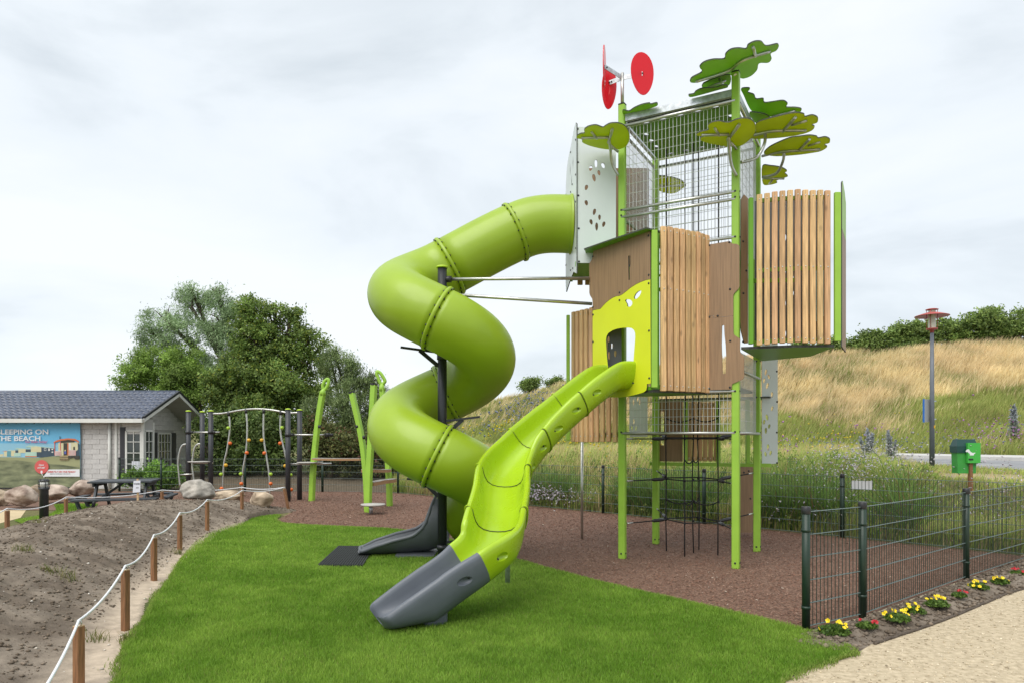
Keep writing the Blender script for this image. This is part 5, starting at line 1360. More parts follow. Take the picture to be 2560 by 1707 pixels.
CP = [[(540, 470), (550, 560), (548, 650), (525, 800), (495, 950), (485, 1165)], [(695, 445), (705, 580), (703, 720), (690, 850), (665, 1000), (660, 1180)],
      [(853, 445), (850, 600), (855, 720), (880, 880), (903, 1050), (905, 1215)], [(1005, 460), (1000, 600), (1010, 700), (1040, 820), (1065, 960), (1095, 1225)]]
HOLD = [[('g', 537, 602), ('o', 553, 738), ('y', 515, 932), ('g', 472, 1013), ('o', 477, 1140)], [('y', 720, 710), ('o', 702, 823), ('g', 648, 1010), ('o', 653, 1097)],
        [('y', 835, 710), ('o', 858, 825), ('g', 915, 1013), ('o', 915, 1097)], [('g', 1015, 600), ('o', 998, 738), ('y', 1045, 938), ('g', 1093, 1020), ('o', 1098, 1150)]]
for pts, hs in zip(CP, HOLD):
    q = [at(*z7(x, y), Yat(pts[0][0])) for x, y in pts]; q[-1].z = 0.0
    o = MB().tube(catmull(q, 5), 0.023, 10).build('bent_pole', 'steel', cf)
    MB().tube([q[0] + Z(0.035), q[0] - Z(0.08)], 0.036, 10).build('pole_clamp', 'black_cap', o)
    for c, x, y in hs:
        p = at(*z7(x, y), Yat(pts[0][0]) - 0.03)
        MB().lathe(p, [(0, -.045), (.028, -.04), (.046, -.016), (.05, 0.004), (.04, .025), (.024, .04), (0, .045)], 12).build('climbing_hold', {'o': 'hold_orange', 'y': 'hold_yellow', 'g': 'hold_green'}[c], o)
def bar(a, b, z, r=0.02, ext=0.25):
    a = PST[a] if isinstance(a, str) else a; b = PST[b] if isinstance(b, str) else b
    d = (b - a).normalized(); o = MB().tube([a + Z(z), b + d * ext + Z(z)], r, 8).build('bar', 'steel', cf)
    for p in (a, b): MB().tube([p + Z(z - 0.045), p + Z(z + 0.045)], 0.074, 12).tube([p + d * 0.04 + Z(z), p + d * 0.14 + Z(z)], 0.036, 10).build('bar_clamp', 'black_cap', o)
zz = at(*z7(300, 640), 18.2).z; bar('a', 'c', zz)
zz2 = at(*z7(1200, 663), 17.2).z; bar('d', PST['d'] + Vector((0.9, 0.25, 0)), zz2, ext=0.05); 
for p, d, z in ((PST['a'], PST['c'] - PST['a'], at(*z7(300, 905), 18.2).z), (PST['d'], Vector((0.9, 0.25, 0)), at(*z7(1200, 912), 17.2).z)):
    c = p + d * 0.55
    MB().lathe(c + Z(z), [(0, 0.0), (0.30, 0.0), (0.32, 0.012), (0.31, 0.024), (0, 0.026)], 20).build('step_disc', 'step_top', cf)
    MB().tube([p + Z(z - 0.02), p + d * 1.1 + Z(z - 0.02)], 0.022, 8).build('bar', 'steel', cf)
hand = [[(160, 745), (130, 755), (108, 795), (93, 870), (90, 930), (97, 1020), (108, 1125)], [(288, 740), (258, 750), (235, 785), (220, 860), (215, 930), (222, 1000), (235, 1110)]]
for h in hand:
    q = [at(*z7(x, y), 18.0) for x, y in h]; MB().tube(catmull(q, 4), 0.022, 10).build('hand_rail', 'steel', cf)
MB().tube([at(*z7(100, 1018), 18.0), at(*z7(222, 1012), 18.0)], 0.02, 8).build('rung', 'steel', cf)

# ================================================================== BALANCE TRAIL (leaning green posts)
bt_ = empty('balance_trail', (-3.5, 15.5, 0), 'leaning lime green posts with wooden steps and a round seat', 'balance trail')
def lean_post(pts, Y0, Y1, w, loop=None, cap=True):
    q = []
    for i, (x, y) in enumerate(pts): q.append(at(*z7(x, y), Y0 + (Y1 - Y0) * i / (len(pts) - 1)))
    q = catmull(q, 4); rows = []
    for i, p in enumerate(q):
        t = (q[min(i + 1, len(q) - 1)] - q[max(i - 1, 0)]).normalized(); x = Vector((1, -0.35, 0)).normalized(); x = (x - t * x.dot(t)).normalized(); y = t.cross(x)
        b = 0.15; h = w / 2
        rows.append([p + x * a * h + y * c * h for a, c in ((-1 + b, -1), (1 - b, -1), (1, -1 + b), (1, 1 - b), (1 - b, 1), (-1 + b, 1), (-1, 1 - b), (-1, -1 + b))])
    mb = MB().grid(rows, closed=True, smooth=False); mb.f.append(tuple(range(8))); mb.m.append(0); mb.sm.append(False)
    o = mb.build('leaning_post', 'post_green', bt_)
    if loop is None:
        t = (q[0] - q[1]).normalized(); MB().tube([q[0] - t * 0.005, q[0] + t * 0.03], w * 0.66, 8, smooth=False).build('post_cap', 'black_cap', o)
    else:
        pts2 = catmull([at(*z7(*c), Y0) for c in loop], 5, True)
        MB().tube(pts2, 0.040, 10, closed=True).build('handle_loop', 'post_green', o)
        lo_ = max(pts2, key=lambda v: -v.z); MB().tube([q[0] - Z(0.06), q[0] + Z(0.02), lo_ + Z(0.02)], [w * 0.62, w * 0.6, 0.045], 12).build('handle_neck', 'post_green', o)
    return q
lean_post([(1378, 290), (1355, 420), (1330, 600), (1303, 850), (1288, 1050), (1280, 1256)], 17.1, 17.2, 0.12, loop=[(1420, 168), (1432, 185), (1420, 225), (1400, 258), (1385, 255), (1378, 228), (1392, 190)])
lean_post([(1637, 292), (1672, 440), (1705, 590), (1735, 760), (1757, 960), (1770, 1150), (1775, 1340)], 14.75, 14.65, 0.105)
lean_post([(1834, 218), (1822, 450), (1808, 700), (1792, 1000), (1781, 1356)], 14.55, 14.55, 0.115)
lean_post([(1906, 250), (1920, 380), (1937, 600), (1955, 850), (1968, 1080), (1975, 1300)], 15.9, 15.9, 0.11, loop=[(1865, 100), (1895, 118), (1930, 175), (1928, 195), (1900, 215), (1875, 165), (1860, 125)])
def plank_step(pts, Y, th, mtl='step_wood'):
    q = [at(*z7(x, y), Y + dY) for x, y, dY in pts]; q = catmull(q, 4); mb = MB()
    for a, b in zip(q[:-1], q[1:]): mb.beam(a, b + (b - a) * 0.02, 0.16, th)
    o = mb.build('balance_plank', mtl, bt_); t = MB()
    for a, b in zip(q[:-1], q[1:]): t.beam(a + Z(th / 2 + 0.006), b + (b - a) * 0.02 + Z(th / 2 + 0.006), 0.165, 0.010)
    t.build('tread', 'step_top', o)
plank_step([(1308, 880, 1.4), (1520, 883, 0.6), (1735, 882, -0.6)], 15.6, 0.045)
plank_step([(1742, 986, -0.4), (1820, 982, -0.2), (1880, 986, 0.1), (1960, 984, 0.5)], 15.3, 0.06)
plank_step([(1800, 1102, -0.3), (1860, 1092, 0.0), (1900, 1082, 0.2), (1950, 1078, 0.4), (2005, 1070, 0.8)], 15.0, 0.075)
sc_ = at(*z7(1818, 1288), 14.1); sb = gnd(*z7(1808, 1372))
seat = MB().lathe(Vector((sc_.x, sb.y, sc_.z)), [(0, -0.02), (0.24, -0.016), (0.252, 0), (0.245, 0.016), (0, 0.022)], 22).build('round_seat', 'step_top', bt_)
MB().tube([Vector((sb.x, sb.y, 0)), Vector((sb.x, sb.y, sc_.z))], 0.038, 12).build('seat_leg', 'galvanised', seat)
b = MB()
for x, y, Y in ((1348, 590, 17), (1745, 686, 14.6), (1682, 590, 14.7)): b.tube([at(*z7(x - 10, y), Y), at(*z7(x + 14, y), Y)], 0.04, 10)
b.build('foot_peg', 'black_cap', bt_)

# ================================================================== MESH FENCES
def fence(name, label, posts, th=0.032, sp=0.05, hgt=1.0, skip_first=False):
    t = empty(name, (posts[0][0], posts[0][1], 0), label, 'fence')
    for i, (x, y) in enumerate(posts):
        if i == 0 and skip_first: continue
        p = Vector((x, y, 0)); o = MB().tube([p, p + Z(hgt)], th, 14).build('post', 'fence_green', t)
        MB().lathe(p + Z(hgt - 0.055), [(th + 0.002, 0), (th + 0.004, 0.004), (th + 0.004, 0.054), (th + 0.001, 0.058), (0, 0.059)], 14).build('post_cap', 'black_cap', o)
        b = MB()
        for z in (0.18, 0.80): b.tube([p + Z(z), p + Z(z + 0.025)], th + 0.004, 14)
        b.build('clamp', 'fence_green', o, kind='stuff')
    for (x0, y0), (x1, y1) in zip(posts[:-1], posts[1:]):
        A = Vector((x0, y0, 0)); B = Vector((x1, y1, 0)); d = (B - A).normalized(); A = A + d * (th + 0.006); B = B - d * (th + 0.006)
        n = Vector((d.y, -d.x, 0)); Ln = (B - A).length; mb = MB(); k = int(Ln / sp)
        for i in range(k + 1):
            p = A + d * (Ln * i / k); mb.tube([p + Z(0.035), p + Z(0.965)], 0.0036, 4, caps=False, smooth=False)
        for j in range(6):
            z = 0.04 + 0.184 * j
            for s_ in (-1, 1): mb.tube([A + n * s_ * 0.0055 + Z(z), B + n * s_ * 0.0055 + Z(z)], 0.0034, 4, caps=False, smooth=False, mi=1)
        mb.build('mesh_panel', ['wire_green', 'wire_light'], t)
    return t
FF = [tuple(gnd(2015, 1577))[:2], tuple(gnd(2156, 1544))[:2], (4.98, 7.63), (6.78, 9.05)]
fence('mesh_fence', 'dark green mesh fence in front, between flower bed and wood chips', FF)
BFN = [(6.78, 9.05), (5.12, 10.79), (3.46, 12.54), (1.87, 14.3), (0.21, 16.0), (-1.45, 17.8), (-3.2, 19.55)]
fence('mesh_fence', 'dark green mesh fence behind the tower along the wild meadow', BFN, th=0.03, skip_first=True)
fence('mesh_fence', 'dark green mesh fence behind the climbing frame below the trees', [(-3.2, 19.55), (-5.46, 20.05), (-7.71, 20.1), (-10.16, 20.15), (-11.45, 20.3)], th=0.03, skip_first=True)
# small blank notice on the back fence
a = at(2129, 1201, 10.3); b = at(2179, 1223, 10.3)
d = Vector((0.69, -0.73, 0)); c0 = onplane(2128, 1211, (5.12, 10.79, 0), (0.73, 0.69, 0)); c1 = onplane(2179, 1212, (5.12, 10.79, 0), (0.73, 0.69, 0))
mb = MB(); nn = Vector((-0.73, -0.69, 0)) * -0.02
mb.plate([c0 + nn - Z(0.065), c1 + nn - Z(0.065), c1 + nn + Z(0.065), c0 + nn + Z(0.065)], [], (-0.73, -0.69, 0), 0.003, mi_edge=0)
tag(mb.build('notice_plate', ['white_print']), 'small white blank notice plate on the mesh fence', 'sign')

# ================================================================== STREET LAMP, ROAD SIGN, BIN
lx, ly = 10.5, 17.4; lz = float(zterr(np.array([lx]), np.array([ly]))[0]); LB = Vector((lx, ly, lz))
lamp = empty('street_lamp', LB, 'grey street lamp with red dish and cage head beside the road', 'street lamp')
ztop = at(2330, 826, ly).z
MB().tube([LB, Vector((lx, ly, 2.6)), Vector((lx, ly, ztop))], [0.062, 0.052, 0.040], 16).build('pole', 'lamp_pole', lamp)
hz = lambda v: at(2330, v, ly).z
MB().lathe((lx, ly, 0), [(0.0, hz(832)), (0.045, hz(832)), (0.05, hz(826)), (0.125, hz(824)), (0.13, hz(821)), (0, hz(821))], 18).build('head_base', 'lamp_red', lamp)
MB().lathe((lx, ly, 0), [(0.085, hz(821)), (0.09, hz(806)), (0.075, hz(800)), (0.085, hz(797)), (0.075, hz(794)), (0.085, hz(791)), (0.08, hz(787)), (0.08, hz(775)), (0, hz(775))], 18).build('lantern', 'lamp_glass', lamp)
cg = MB()
for k in range(4):
    a = math.pi / 4 + k * math.pi / 2; p = Vector((lx + 0.122 * math.cos(a), ly + 0.122 * math.sin(a), 0)); cg.tube([p + Z(hz(822)), p + Z(hz(775))], 0.007, 6)
cg.build('cage', 'lamp_red', lamp)
MB().lathe((lx, ly, 0), [(0.08, hz(781)), (0.2, hz(784)), (0.385, hz(790)), (0.39, hz(791)), (0.38, hz(791.5)), (0.2, hz(786.5)), (0.08, hz(785))], 28).build('dish', 'lamp_red', lamp)
MB().lathe((lx, ly, 0), [(0.0, hz(771)), (0.10, hz(772.5)), (0.145, hz(774)), (0.145, hz(775)), (0, hz(775))], 20).build('head_cap', 'lamp_red', lamp)
MB().box((lx + 0.03, ly - 0.05, at(2340, 1066, ly).z), (0.03, 0.02, 0.07)).build('sticker', 'hold_yellow', lamp)
sa = at(2310, 1026, 17.25); sbx = at(2328, 1026, 17.55)
dsg = Vector((sbx.x - sa.x, sbx.y - sa.y, 0)); 
sg = MB().plate([sa + Z(0.29), sa - Z(0.28), Vector((sbx.x, sbx.y, sa.z - 0.27)), Vector((sbx.x, sbx.y, sa.z + 0.30))], [], (0.5, -0.86, 0), 0.012, mi=0, mi_edge=1, back=1).build('road_sign', ['sign_back', 'sign_blue'])
tag(sg, 'grey backed road sign with blue edge clamped to the lamp post', 'road sign')
MB().beam(sa + Vector((-0.012, -0.004, -0.285)), sa + Vector((-0.012, -0.004, 0.295)), 0.03, 0.03, up=(0, 1, 0)).build('sign_edge', 'sign_blue', sg)
MB().box((sbx.x + 0.0, 17.46, sa.z + 0.25), (0.13, 0.03, 0.03)).build('clamp', 'galvanised', sg); MB().box((sbx.x + 0.0, 17.46, sa.z - 0.2), (0.13, 0.03, 0.03)).build('clamp', 'galvanised', sg)

BY = 11.5; q = lambda u, v, dy=0.0: at(u, v, BY + dy)
bpz = float(zterr(np.array([7.55]), np.array([11.55]))[0]); bc = q(2416, 1140)
bn = empty('litter_bin', (bc.x, BY, bpz), 'green dog waste bin with dark lid on a wooden post', 'litter bin')
def taper_box(mb, cx, cy, z0, z1, w0, w1, d0, d1, mi=0):
    vs = [(cx - w0 / 2, cy - d0 / 2, z0), (cx + w0 / 2, cy - d0 / 2, z0), (cx + w0 / 2, cy + d0 / 2, z0), (cx - w0 / 2, cy + d0 / 2, z0), (cx - w1 / 2, cy - d1 / 2, z1), (cx + w1 / 2, cy - d1 / 2, z1), (cx + w1 / 2, cy + d1 / 2, z1), (cx - w1 / 2, cy + d1 / 2, z1)]
    mb.add(vs, [(3, 2, 1, 0), (4, 5, 6, 7), (0, 1, 5, 4), (1, 2, 6, 5), (2, 3, 7, 6), (3, 0, 4, 7)], mi); return mb
zb0, zb1 = q(0, 1182).z, q(0, 1126).z
taper_box(MB(), bc.x - 0.01, BY + 0.05, zb0, zb1, 0.30, 0.32, 0.15, 0.16).build('bin_body', 'bin_green', bn)
ld = taper_box(MB(), bc.x - 0.01, BY + 0.05, zb1 - 0.03, zb1 + 0.075, 0.35, 0.35, 0.19, 0.19); taper_box(ld, bc.x - 0.01, BY + 0.05, zb1 + 0.076, q(0, 1097).z, 0.35, 0.29, 0.19, 0.11); ld.build('bin_lid', 'bin_lid', bn)
dpx0, dpx1 = q(2411, 0).x, q(2443, 0).x; zt, zl = q(0, 1106).z, q(0, 1156).z
dp = MB().plate([Vector((dpx0, BY - 0.085, zl)), Vector((dpx1, BY - 0.085, zl)), Vector((dpx1, BY - 0.085, zt)), Vector((dpx0, BY - 0.085, zt))], [], (0, -1, 0), 0.05, mi_edge=0).build('bag_dispenser', ['disp_green'], bn)
dog = [(1174, 1212), (1184, 1200), (1198, 1198), (1206, 1208), (1214, 1220), (1232, 1228), (1248, 1224), (1250, 1230), (1238, 1236), (1238, 1246), (1204, 1246), (1210, 1240), (1200, 1228), (1190, 1220), (1178, 1220)]
f9 = lambda x, y: (2040 + x / 3.137, 740 + y / 3.137)
MB().plate([at(*f9(x, y), BY - 0.088) for x, y in dog], [], (0, -1, 0), 0.002, mi_edge=0).build('dog_emblem', ['white_print'], dp)
MB().box(at(*f9(1215, 1277), BY - 0.088), (0.075, 0.006, 0.025)).build('bag_slot', 'black_cap', dp)
MB().ball(at(*f9(1214, 1170), BY - 0.088), 0.010, 8, 5).build('lock', 'steel', dp)
px = q(2423, 0).x; MB().bevbox((px, BY - 0.03, (bpz + zl) / 2 - 0.05), (0.055, 0.055, zl - bpz + 0.15), None, 0.005).build('bin_post', 'stake_wood', bn)

# ================================================================== ROPE BARRIER
WORDS = ['nearest stake of the rope line, at the bottom edge beside the lawn', 'second nearest stake of the rope line beside the lawn', 'third stake of the rope line counted away from the camera', 'fourth stake of the rope line counted away from the camera',
         'fifth stake of the rope line, left of the pale flat boulder', 'sixth stake of the rope line, left of the tan boulder', 'slanting end stake of the rope line on the wood chips']
def zmound(p): return max(0.0, float(mound_z(np.array([p.x]), np.array([p.y]))[0]))
def stake(p, top, label, w=0.05, lean=(0, 0), name='rope_stake'):
    base = Vector((p.x, p.y, max(0, zmound(p)) - 0.08)); tp = Vector((p.x + lean[0], p.y + lean[1], top))
    t = empty(name, (p.x, p.y, 0), label, 'stake', 'stakes of the rope barrier')
    M_ = Matrix.Rotation(random.uniform(0, 1), 3, 'Z')
    d = (tp - base); x = Vector((math.cos(M_[0][0]), math.sin(M_[0][0]), 0)); 
    MB().beam(base, tp, w, w, up=(0.4, 1, 0), bev=0.004).build('shaft', 'stake_wood', t)
    MB().beam(tp, tp + Z(0.004), w * 0.92, w * 0.92, up=(0.4, 1, 0)).build('sawn_top', 'stake_end', t)
    MB().tube([tp + Z(0.02) + Vector((0.017 * math.cos(a), 0, 0.017 * math.sin(a))) for a in [k * math.pi / 5 for k in range(10)]], 0.004, 6, closed=True).build('eye_screw', 'steel', t)
    return tp + Z(0.035)
tops = []
for (u, vb, vt), lb in zip(STAKES, WORDS):
    p = gnd(u, vb); tz = at(u, vt, p.y).z; ln = (-0.10, 0) if u > 700 else (0, 0)
    tops.append(stake(p, tz, lb, lean=ln))
far = []
FS = [(18, 1345, 1276, 'stake of the rear rope line at the frame edge, on pale sand', 10.0), (165, 1290, 1246, 'stake of the rear rope line right of the black bollard', 12.9), (405, 1247, 1228, 'short stake of the rear rope line in front of the picnic table', 14.9), (604, 1232, 1221, 'stake of the rear rope line behind the pale flat boulder', 15.7)]
for u, vb, vt, lb, Y in FS:
    p = at(u, vb, Y); far.append(stake(Vector((p.x, p.y, 0)), at(u, vt, Y).z, lb))
def rope(pts, sag, name, label, extra=None):
    q_ = []
    if extra is not None: pts = [extra] + pts
    for a, b in zip(pts[:-1], pts[1:]):
        Ln = (b - a).length; n = 12
        for k in range(n):
            t = k / n; p = a.lerp(b, t); p.z -= sag * Ln * 4 * t * (1 - t); q_.append(p)
    q_.append(pts[-1])
    o = MB().tube(q_, 0.0085, 8).build(name, 'rope_white'); tag(o, label, 'rope')
rope(tops, 0.035, 'barrier_rope', 'white rope slung along the stakes beside the lawn', extra=Vector((-1.9, 2.6, 0.42)))
rope(far + [tops[-1]], 0.03, 'barrier_rope', 'white rope slung behind the soil mound past the bollard lamp', extra=at(-160, 1330, 8.4))
# paper notice on its own lath
np_ = at(345, 1262, 13.6); nt_ = empty('paper_notice', (np_.x, np_.y, np_.z), 'white paper notice pinned to a wooden lath on the mound', 'notice')
MB().beam(np_ - Z(0.1), at(344, 1196, 13.6), 0.035, 0.02, up=(0, 1, 0)).build('lath', 'stake_end', nt_)
pq = [at(334, 1201, 13.56), at(351, 1200, 13.56), at(350.5, 1229, 13.56), at(331.5, 1230.5, 13.56)]
MB().plate(pq, [], (0, -1, 0), 0.002, mi_edge=0).build('paper_sheet', ['paper'], nt_)
def lettering(body, x0, x1, z0, z1, Y, mtl, parent, bold=0.0, shear=0.0, name='lettering'):
    cu = bpy.data.curves.new('tmp', 'FONT'); cu.body = body; cu.size = 1.0; cu.offset = bold; cu.shear = shear
    ob = bpy.data.objects.new('tmp', cu); col.objects.link(ob); bpy.context.view_layer.update()
    me = bpy.data.meshes.new_from_object(ob.evaluated_get(bpy.context.evaluated_depsgraph_get())); bpy.data.objects.remove(ob)
    xs = [v.co.x for v in me.vertices]; ys = [v.co.y for v in me.vertices]; a, b, c, d = min(xs), max(xs), min(ys), max(ys)
    o0 = world_loc(parent)
    for v in me.vertices: v.co = (x0 + (v.co.x - a) / (b - a) * (x1 - x0) - o0.x, Y - o0.y, z0 + (v.co.y - c) / (d - c) * (z1 - z0) - o0.z)
    me.materials.clear(); me.materials.append(MATS[mtl])
    o = bpy.data.objects.new(name, me); col.objects.link(o); o.parent = parent; return o
lettering('NIET BETREDEN', at(334.5, 1211, 13.55).x, at(350, 1211, 13.55).x, at(0, 1210, 13.55).z, at(0, 1206.5, 13.55).z, 13.555, 'ink_black', nt_, 0.02)
lettering('gazon', at(339.5, 1211, 13.55).x, at(346, 1211, 13.55).x, at(0, 1219.5, 13.55).z, at(0, 1217, 13.55).z, 13.555, 'ink_black', nt_, 0.02)

# ================================================================== BOLLARD LAMP, PICNIC TABLE, BOULDERS
bp = gnd(110, 1313); bo = empty('bollard_lamp', bp, 'black bollard lamp with caged lantern beside the turf patch', 'bollard lamp')
bz = lambda v: at(110, v, bp.y).z
MB().lathe((bp.x, bp.y, 0), [(0.0, 0.0), (0.072, 0.0), (0.072, bz(1224)), (0.085, bz(1222)), (0.088, bz(1217)), (0, bz(1217))], 20).build('bollard_body', 'black_metal', bo)
MB().lathe((bp.x, bp.y, 0), [(0.0, bz(1217)), (0.062, bz(1217)), (0.062, bz(1202)), (0, bz(1202))], 16).build('lantern', 'trim_white', bo)
MB().lathe((bp.x, bp.y, 0), [(0.075, bz(1202)), (0.08, bz(1200.5)), (0.05, bz(1197)), (0.0, bz(1195.5))], 18).build('lantern_cap', 'black_metal', bo)
cg = MB()
for k in range(6):
    a = k * math.pi / 3 + 0.3; f = lambda r, z: Vector((bp.x + r * math.cos(a), bp.y + r * math.sin(a), z))
    cg.tube([f(0.085, bz(1217)), f(0.092, bz(1210)), f(0.09, bz(1202)), f(0.06, bz(1196.5))], 0.006, 6)
cg.tube([Vector((bp.x + 0.092 * math.cos(a), bp.y + 0.092 * math.sin(a), bz(1209.5))) for a in [k * math.pi / 8 for k in range(16)]], 0.005, 6, closed=True); cg.build('cage', 'black_metal', bo)

TY = 15.4; tc = Vector((at(314, 0, TY).x, TY, 0)); tb = empty('picnic_table', tc, 'dark grey wooden picnic table with benches beside the house wall', 'picnic table')
zt_ = at(0, 1203, TY).z + 0.02; zs_ = at(0, 1240, TY).z; ang = 0.28; RT = Matrix.Rotation(ang, 3, 'Z')
tp3 = lambda x, y, z: tc + RT @ Vector((x, y, 0)) + Z(z)
for k in range(6): MB().beam(tp3(-0.62, -0.42 + k * 0.168, zt_), tp3(0.62, -0.42 + k * 0.168, zt_), 0.155, 0.04, bev=0.004).build('top_plank', 'table_grey', tb)
for s_ in (-1, 1):
    for k in range(2): MB().beam(tp3(-0.80, s_ * (0.72 + k * 0.16), zs_), tp3(0.80, s_ * (0.72 + k * 0.16), zs_), 0.145, 0.04, bev=0.004).build('bench_plank', 'table_grey', tb)
    for x in (-0.48, 0.48):
        MB().beam(tp3(x, s_ * 0.28, zt_ - 0.03), tp3(x, s_ * 0.66, 0.0), 0.045, 0.10, up=RT @ Vector((0, 1, 0)), bev=0.004).build('leg', 'table_grey', tb)
for x in (-0.53, 0.53):
    MB().beam(tp3(x, -0.85, zs_ - 0.05), tp3(x, 0.85, zs_ - 0.05), 0.04, 0.09, bev=0.004).build('crossbeam', 'table_grey', tb)
    MB().beam(tp3(x, -0.4, zt_ - 0.06), tp3(x, 0.4, zt_ - 0.06), 0.04, 0.08, bev=0.004).build('crossbeam', 'table_grey', tb)
    MB().beam(tp3(x * 0.9, 0, zs_ - 0.02), tp3(x * 0.1, 0, zt_ - 0.05), 0.04, 0.05, bev=0.004).build('brace', 'table_grey', tb)
for s_ in (-1, 1):
    MB().beam(tp3(s_ * 0.90, -0.55, zs_), tp3(s_ * 0.90, 0.55, zs_), 0.145, 0.04, bev=0.004).build('bench_plank', 'table_grey', tb)
    for y in (-0.3, 0.3): MB().beam(tp3(s_ * 0.89, y, zs_ - 0.02), tp3(s_ * 0.80, y, 0), 0.05, 0.08, up=(0, 1, 0), bev=0.004).build('leg', 'table_grey', tb)

def boulder(c, size, mtl, label, seed, rot=0.0):
    rng = np.random.default_rng(seed); n, m = 56, 36; mb = MB(); vs = []
    cuts = [(rng.normal(0, 1, 3), rng.uniform(0.66, 0.92)) for _ in range(22)]; cuts = [(d / np.linalg.norm(d), r) for d, r in cuts]
    for i in range(m + 1):
        ph = math.pi * i / m
        for k in range(n):
            a = 2 * math.pi * k / n; d = np.array([math.sin(ph) * math.cos(a), math.sin(ph) * math.sin(a), math.cos(ph)]); r = 1.0
            for cd, cr in cuts:
                dt = float(d @ cd)
                if dt > 0.2: r = min(r, cr / dt * 1.0 + 0.02)
            r *= 1 + 0.22 * (float(fbm(np.array([d[0] * 2 + seed]), np.array([d[1] * 2 + d[2] * 3]), 4, seed)[0]) - 0.45)
            v = d * r; x = v[0] * size[0] / 2; y = v[1] * size[1] / 2; z = v[2] * size[2] / 2
            vs.append((c[0] + x * math.cos(rot) - y * math.sin(rot), c[1] + x * math.sin(rot) + y * math.cos(rot), c[2] + size[2] * 0.42 + z))
    fs = [(i * n + k, i * n + (k + 1) % n, (i + 1) * n + (k + 1) % n, (i + 1) * n + k) for i in range(m) for k in range(n)]
    mb.add(vs, fs, 0, True); o = mb.build('boulder', mtl); tag(o, label, 'boulder', 'boulders around the play area')
def bld(u0, u1, vt, vb, Y, mtl, label, seed, z=None):
    w = (u1 - u0) / FPX * Y; c = at((u0 + u1) / 2, vb, Y); h = (vb - vt) / FPX * Y
    boulder((c.x, Y + w * 0.3, max(c.z, -0.02)), (w * 1.08, w * 0.9, h * 1.12), mtl, label, seed, 0.3 * seed)
bld(443, 530, 1197, 1252, 14.6, 'boulder_grey', 'large grey boulder at the top of the soil mound', 3)
bld(520, 603, 1227, 1257, 15.6, 'boulder_tan', 'pale flat boulder between the grey one and the tan one', 5)
bld(611, 679, 1224, 1275, 14.3, 'boulder_tan', 'tan round boulder at the end of the soil mound', 8)
bld(5, 76, 1211, 1268, 15.3, 'boulder_red', 'reddish brown cracked boulder left of the bollard lamp', 11)
bld(58, 96, 1210, 1245, 17.0, 'boulder_tan', 'yellowish boulder tucked behind the reddish one', 14)
bld(80, 158, 1213, 1252, 16.4, 'boulder_red', 'brown boulder directly behind the bollard lamp', 17)
bld(160, 222, 1200, 1244, 16.9, 'boulder_red', 'brown angular boulder between bollard lamp and picnic table', 20)
bld(-40, 14, 1222, 1268, 15.8, 'boulder_tan', 'pale boulder cut off by the frame edge', 23)

# ================================================================== HOUSE
hs = empty('house', (-13.5, 23.0, 0), 'low grey block house with dark tiled gable roof', 'house')
XW, YF, XB, YS, YBK = -11.3, 21.3, -11.9, 21.9, 25.4       # bay corner, front wall, side wall, bay depth, rear
EZ, RZ, EYF, RY, RX = 2.155, 3.07, 21.0, 23.2, -11.12
zr = lambda y: EZ + (RZ - EZ) * (1 - abs(y - RY) / (RY - EYF))
wl = MB()
wl.add([(-32, YF, 0), (XW, YF, 0), (XW, YF, EZ), (-32, YF, EZ), (XW, YS, 0), (XW, YS, EZ), (XB, YS, 0), (XB, YS, zr(YS)), (XB, RY, zr(RY)), (XB, YBK, 0), (XB, YBK, zr(YBK)), (-32, YBK, 0), (-32, YBK, zr(YBK))],
       [(0, 1, 2, 3), (1, 4, 5, 2), (4, 6, 7, 5), (6, 9, 10, 8, 7), (9, 11, 12, 10), (11, 0, 3, 12)])
wall = wl.build('wall', 'joint_grey', hs)
bw, bh = 0.46, 0.152
me_b = {}
def block(x, y, z, w, h, rot, par=wall):
    key_ = (round(w, 3), round(h, 3))
    if key_ not in me_b: me_b[key_] = mesh_of(MB().bevbox((w / 2, 0, h / 2), (w - 0.008, 0.03, h - 0.008), None, 0.004), 'block', 'block_grey')
    inst('block', me_b[key_], par, (x, y, z), rot)
for r in range(14):
    x = -13.3 - (bw / 2 if r % 2 else 0)
    while x < -11.9:
        w = min(bw, -11.98 - x)
        if w > 0.06: block(x, YF - 0.004, r * bh + 0.01, w, bh, 0)
        x += bw
for r in range(18):
    y = YS + 0.02 - (bw / 2 if r % 2 else 0)
    while y < YBK - 0.1:
        z = r * bh + 0.01; y0 = max(y, YS + 0.02); w = min(y + bw, YBK - 0.1) - y0
        if w > 0.06 and z + bh < min(zr(y0), zr(y0 + w)) - 0.02 and not (y0 < 24.4 and y0 + w > 23.2 and z < 1.78): block(XB + 0.004, y0, z, w, bh, R(90))
        y += bw
for r in range(4):
    block(-11.92, YF - 0.004, 1.70 + r * 0.115 - 0.02, 0.60, 0.115, 0)
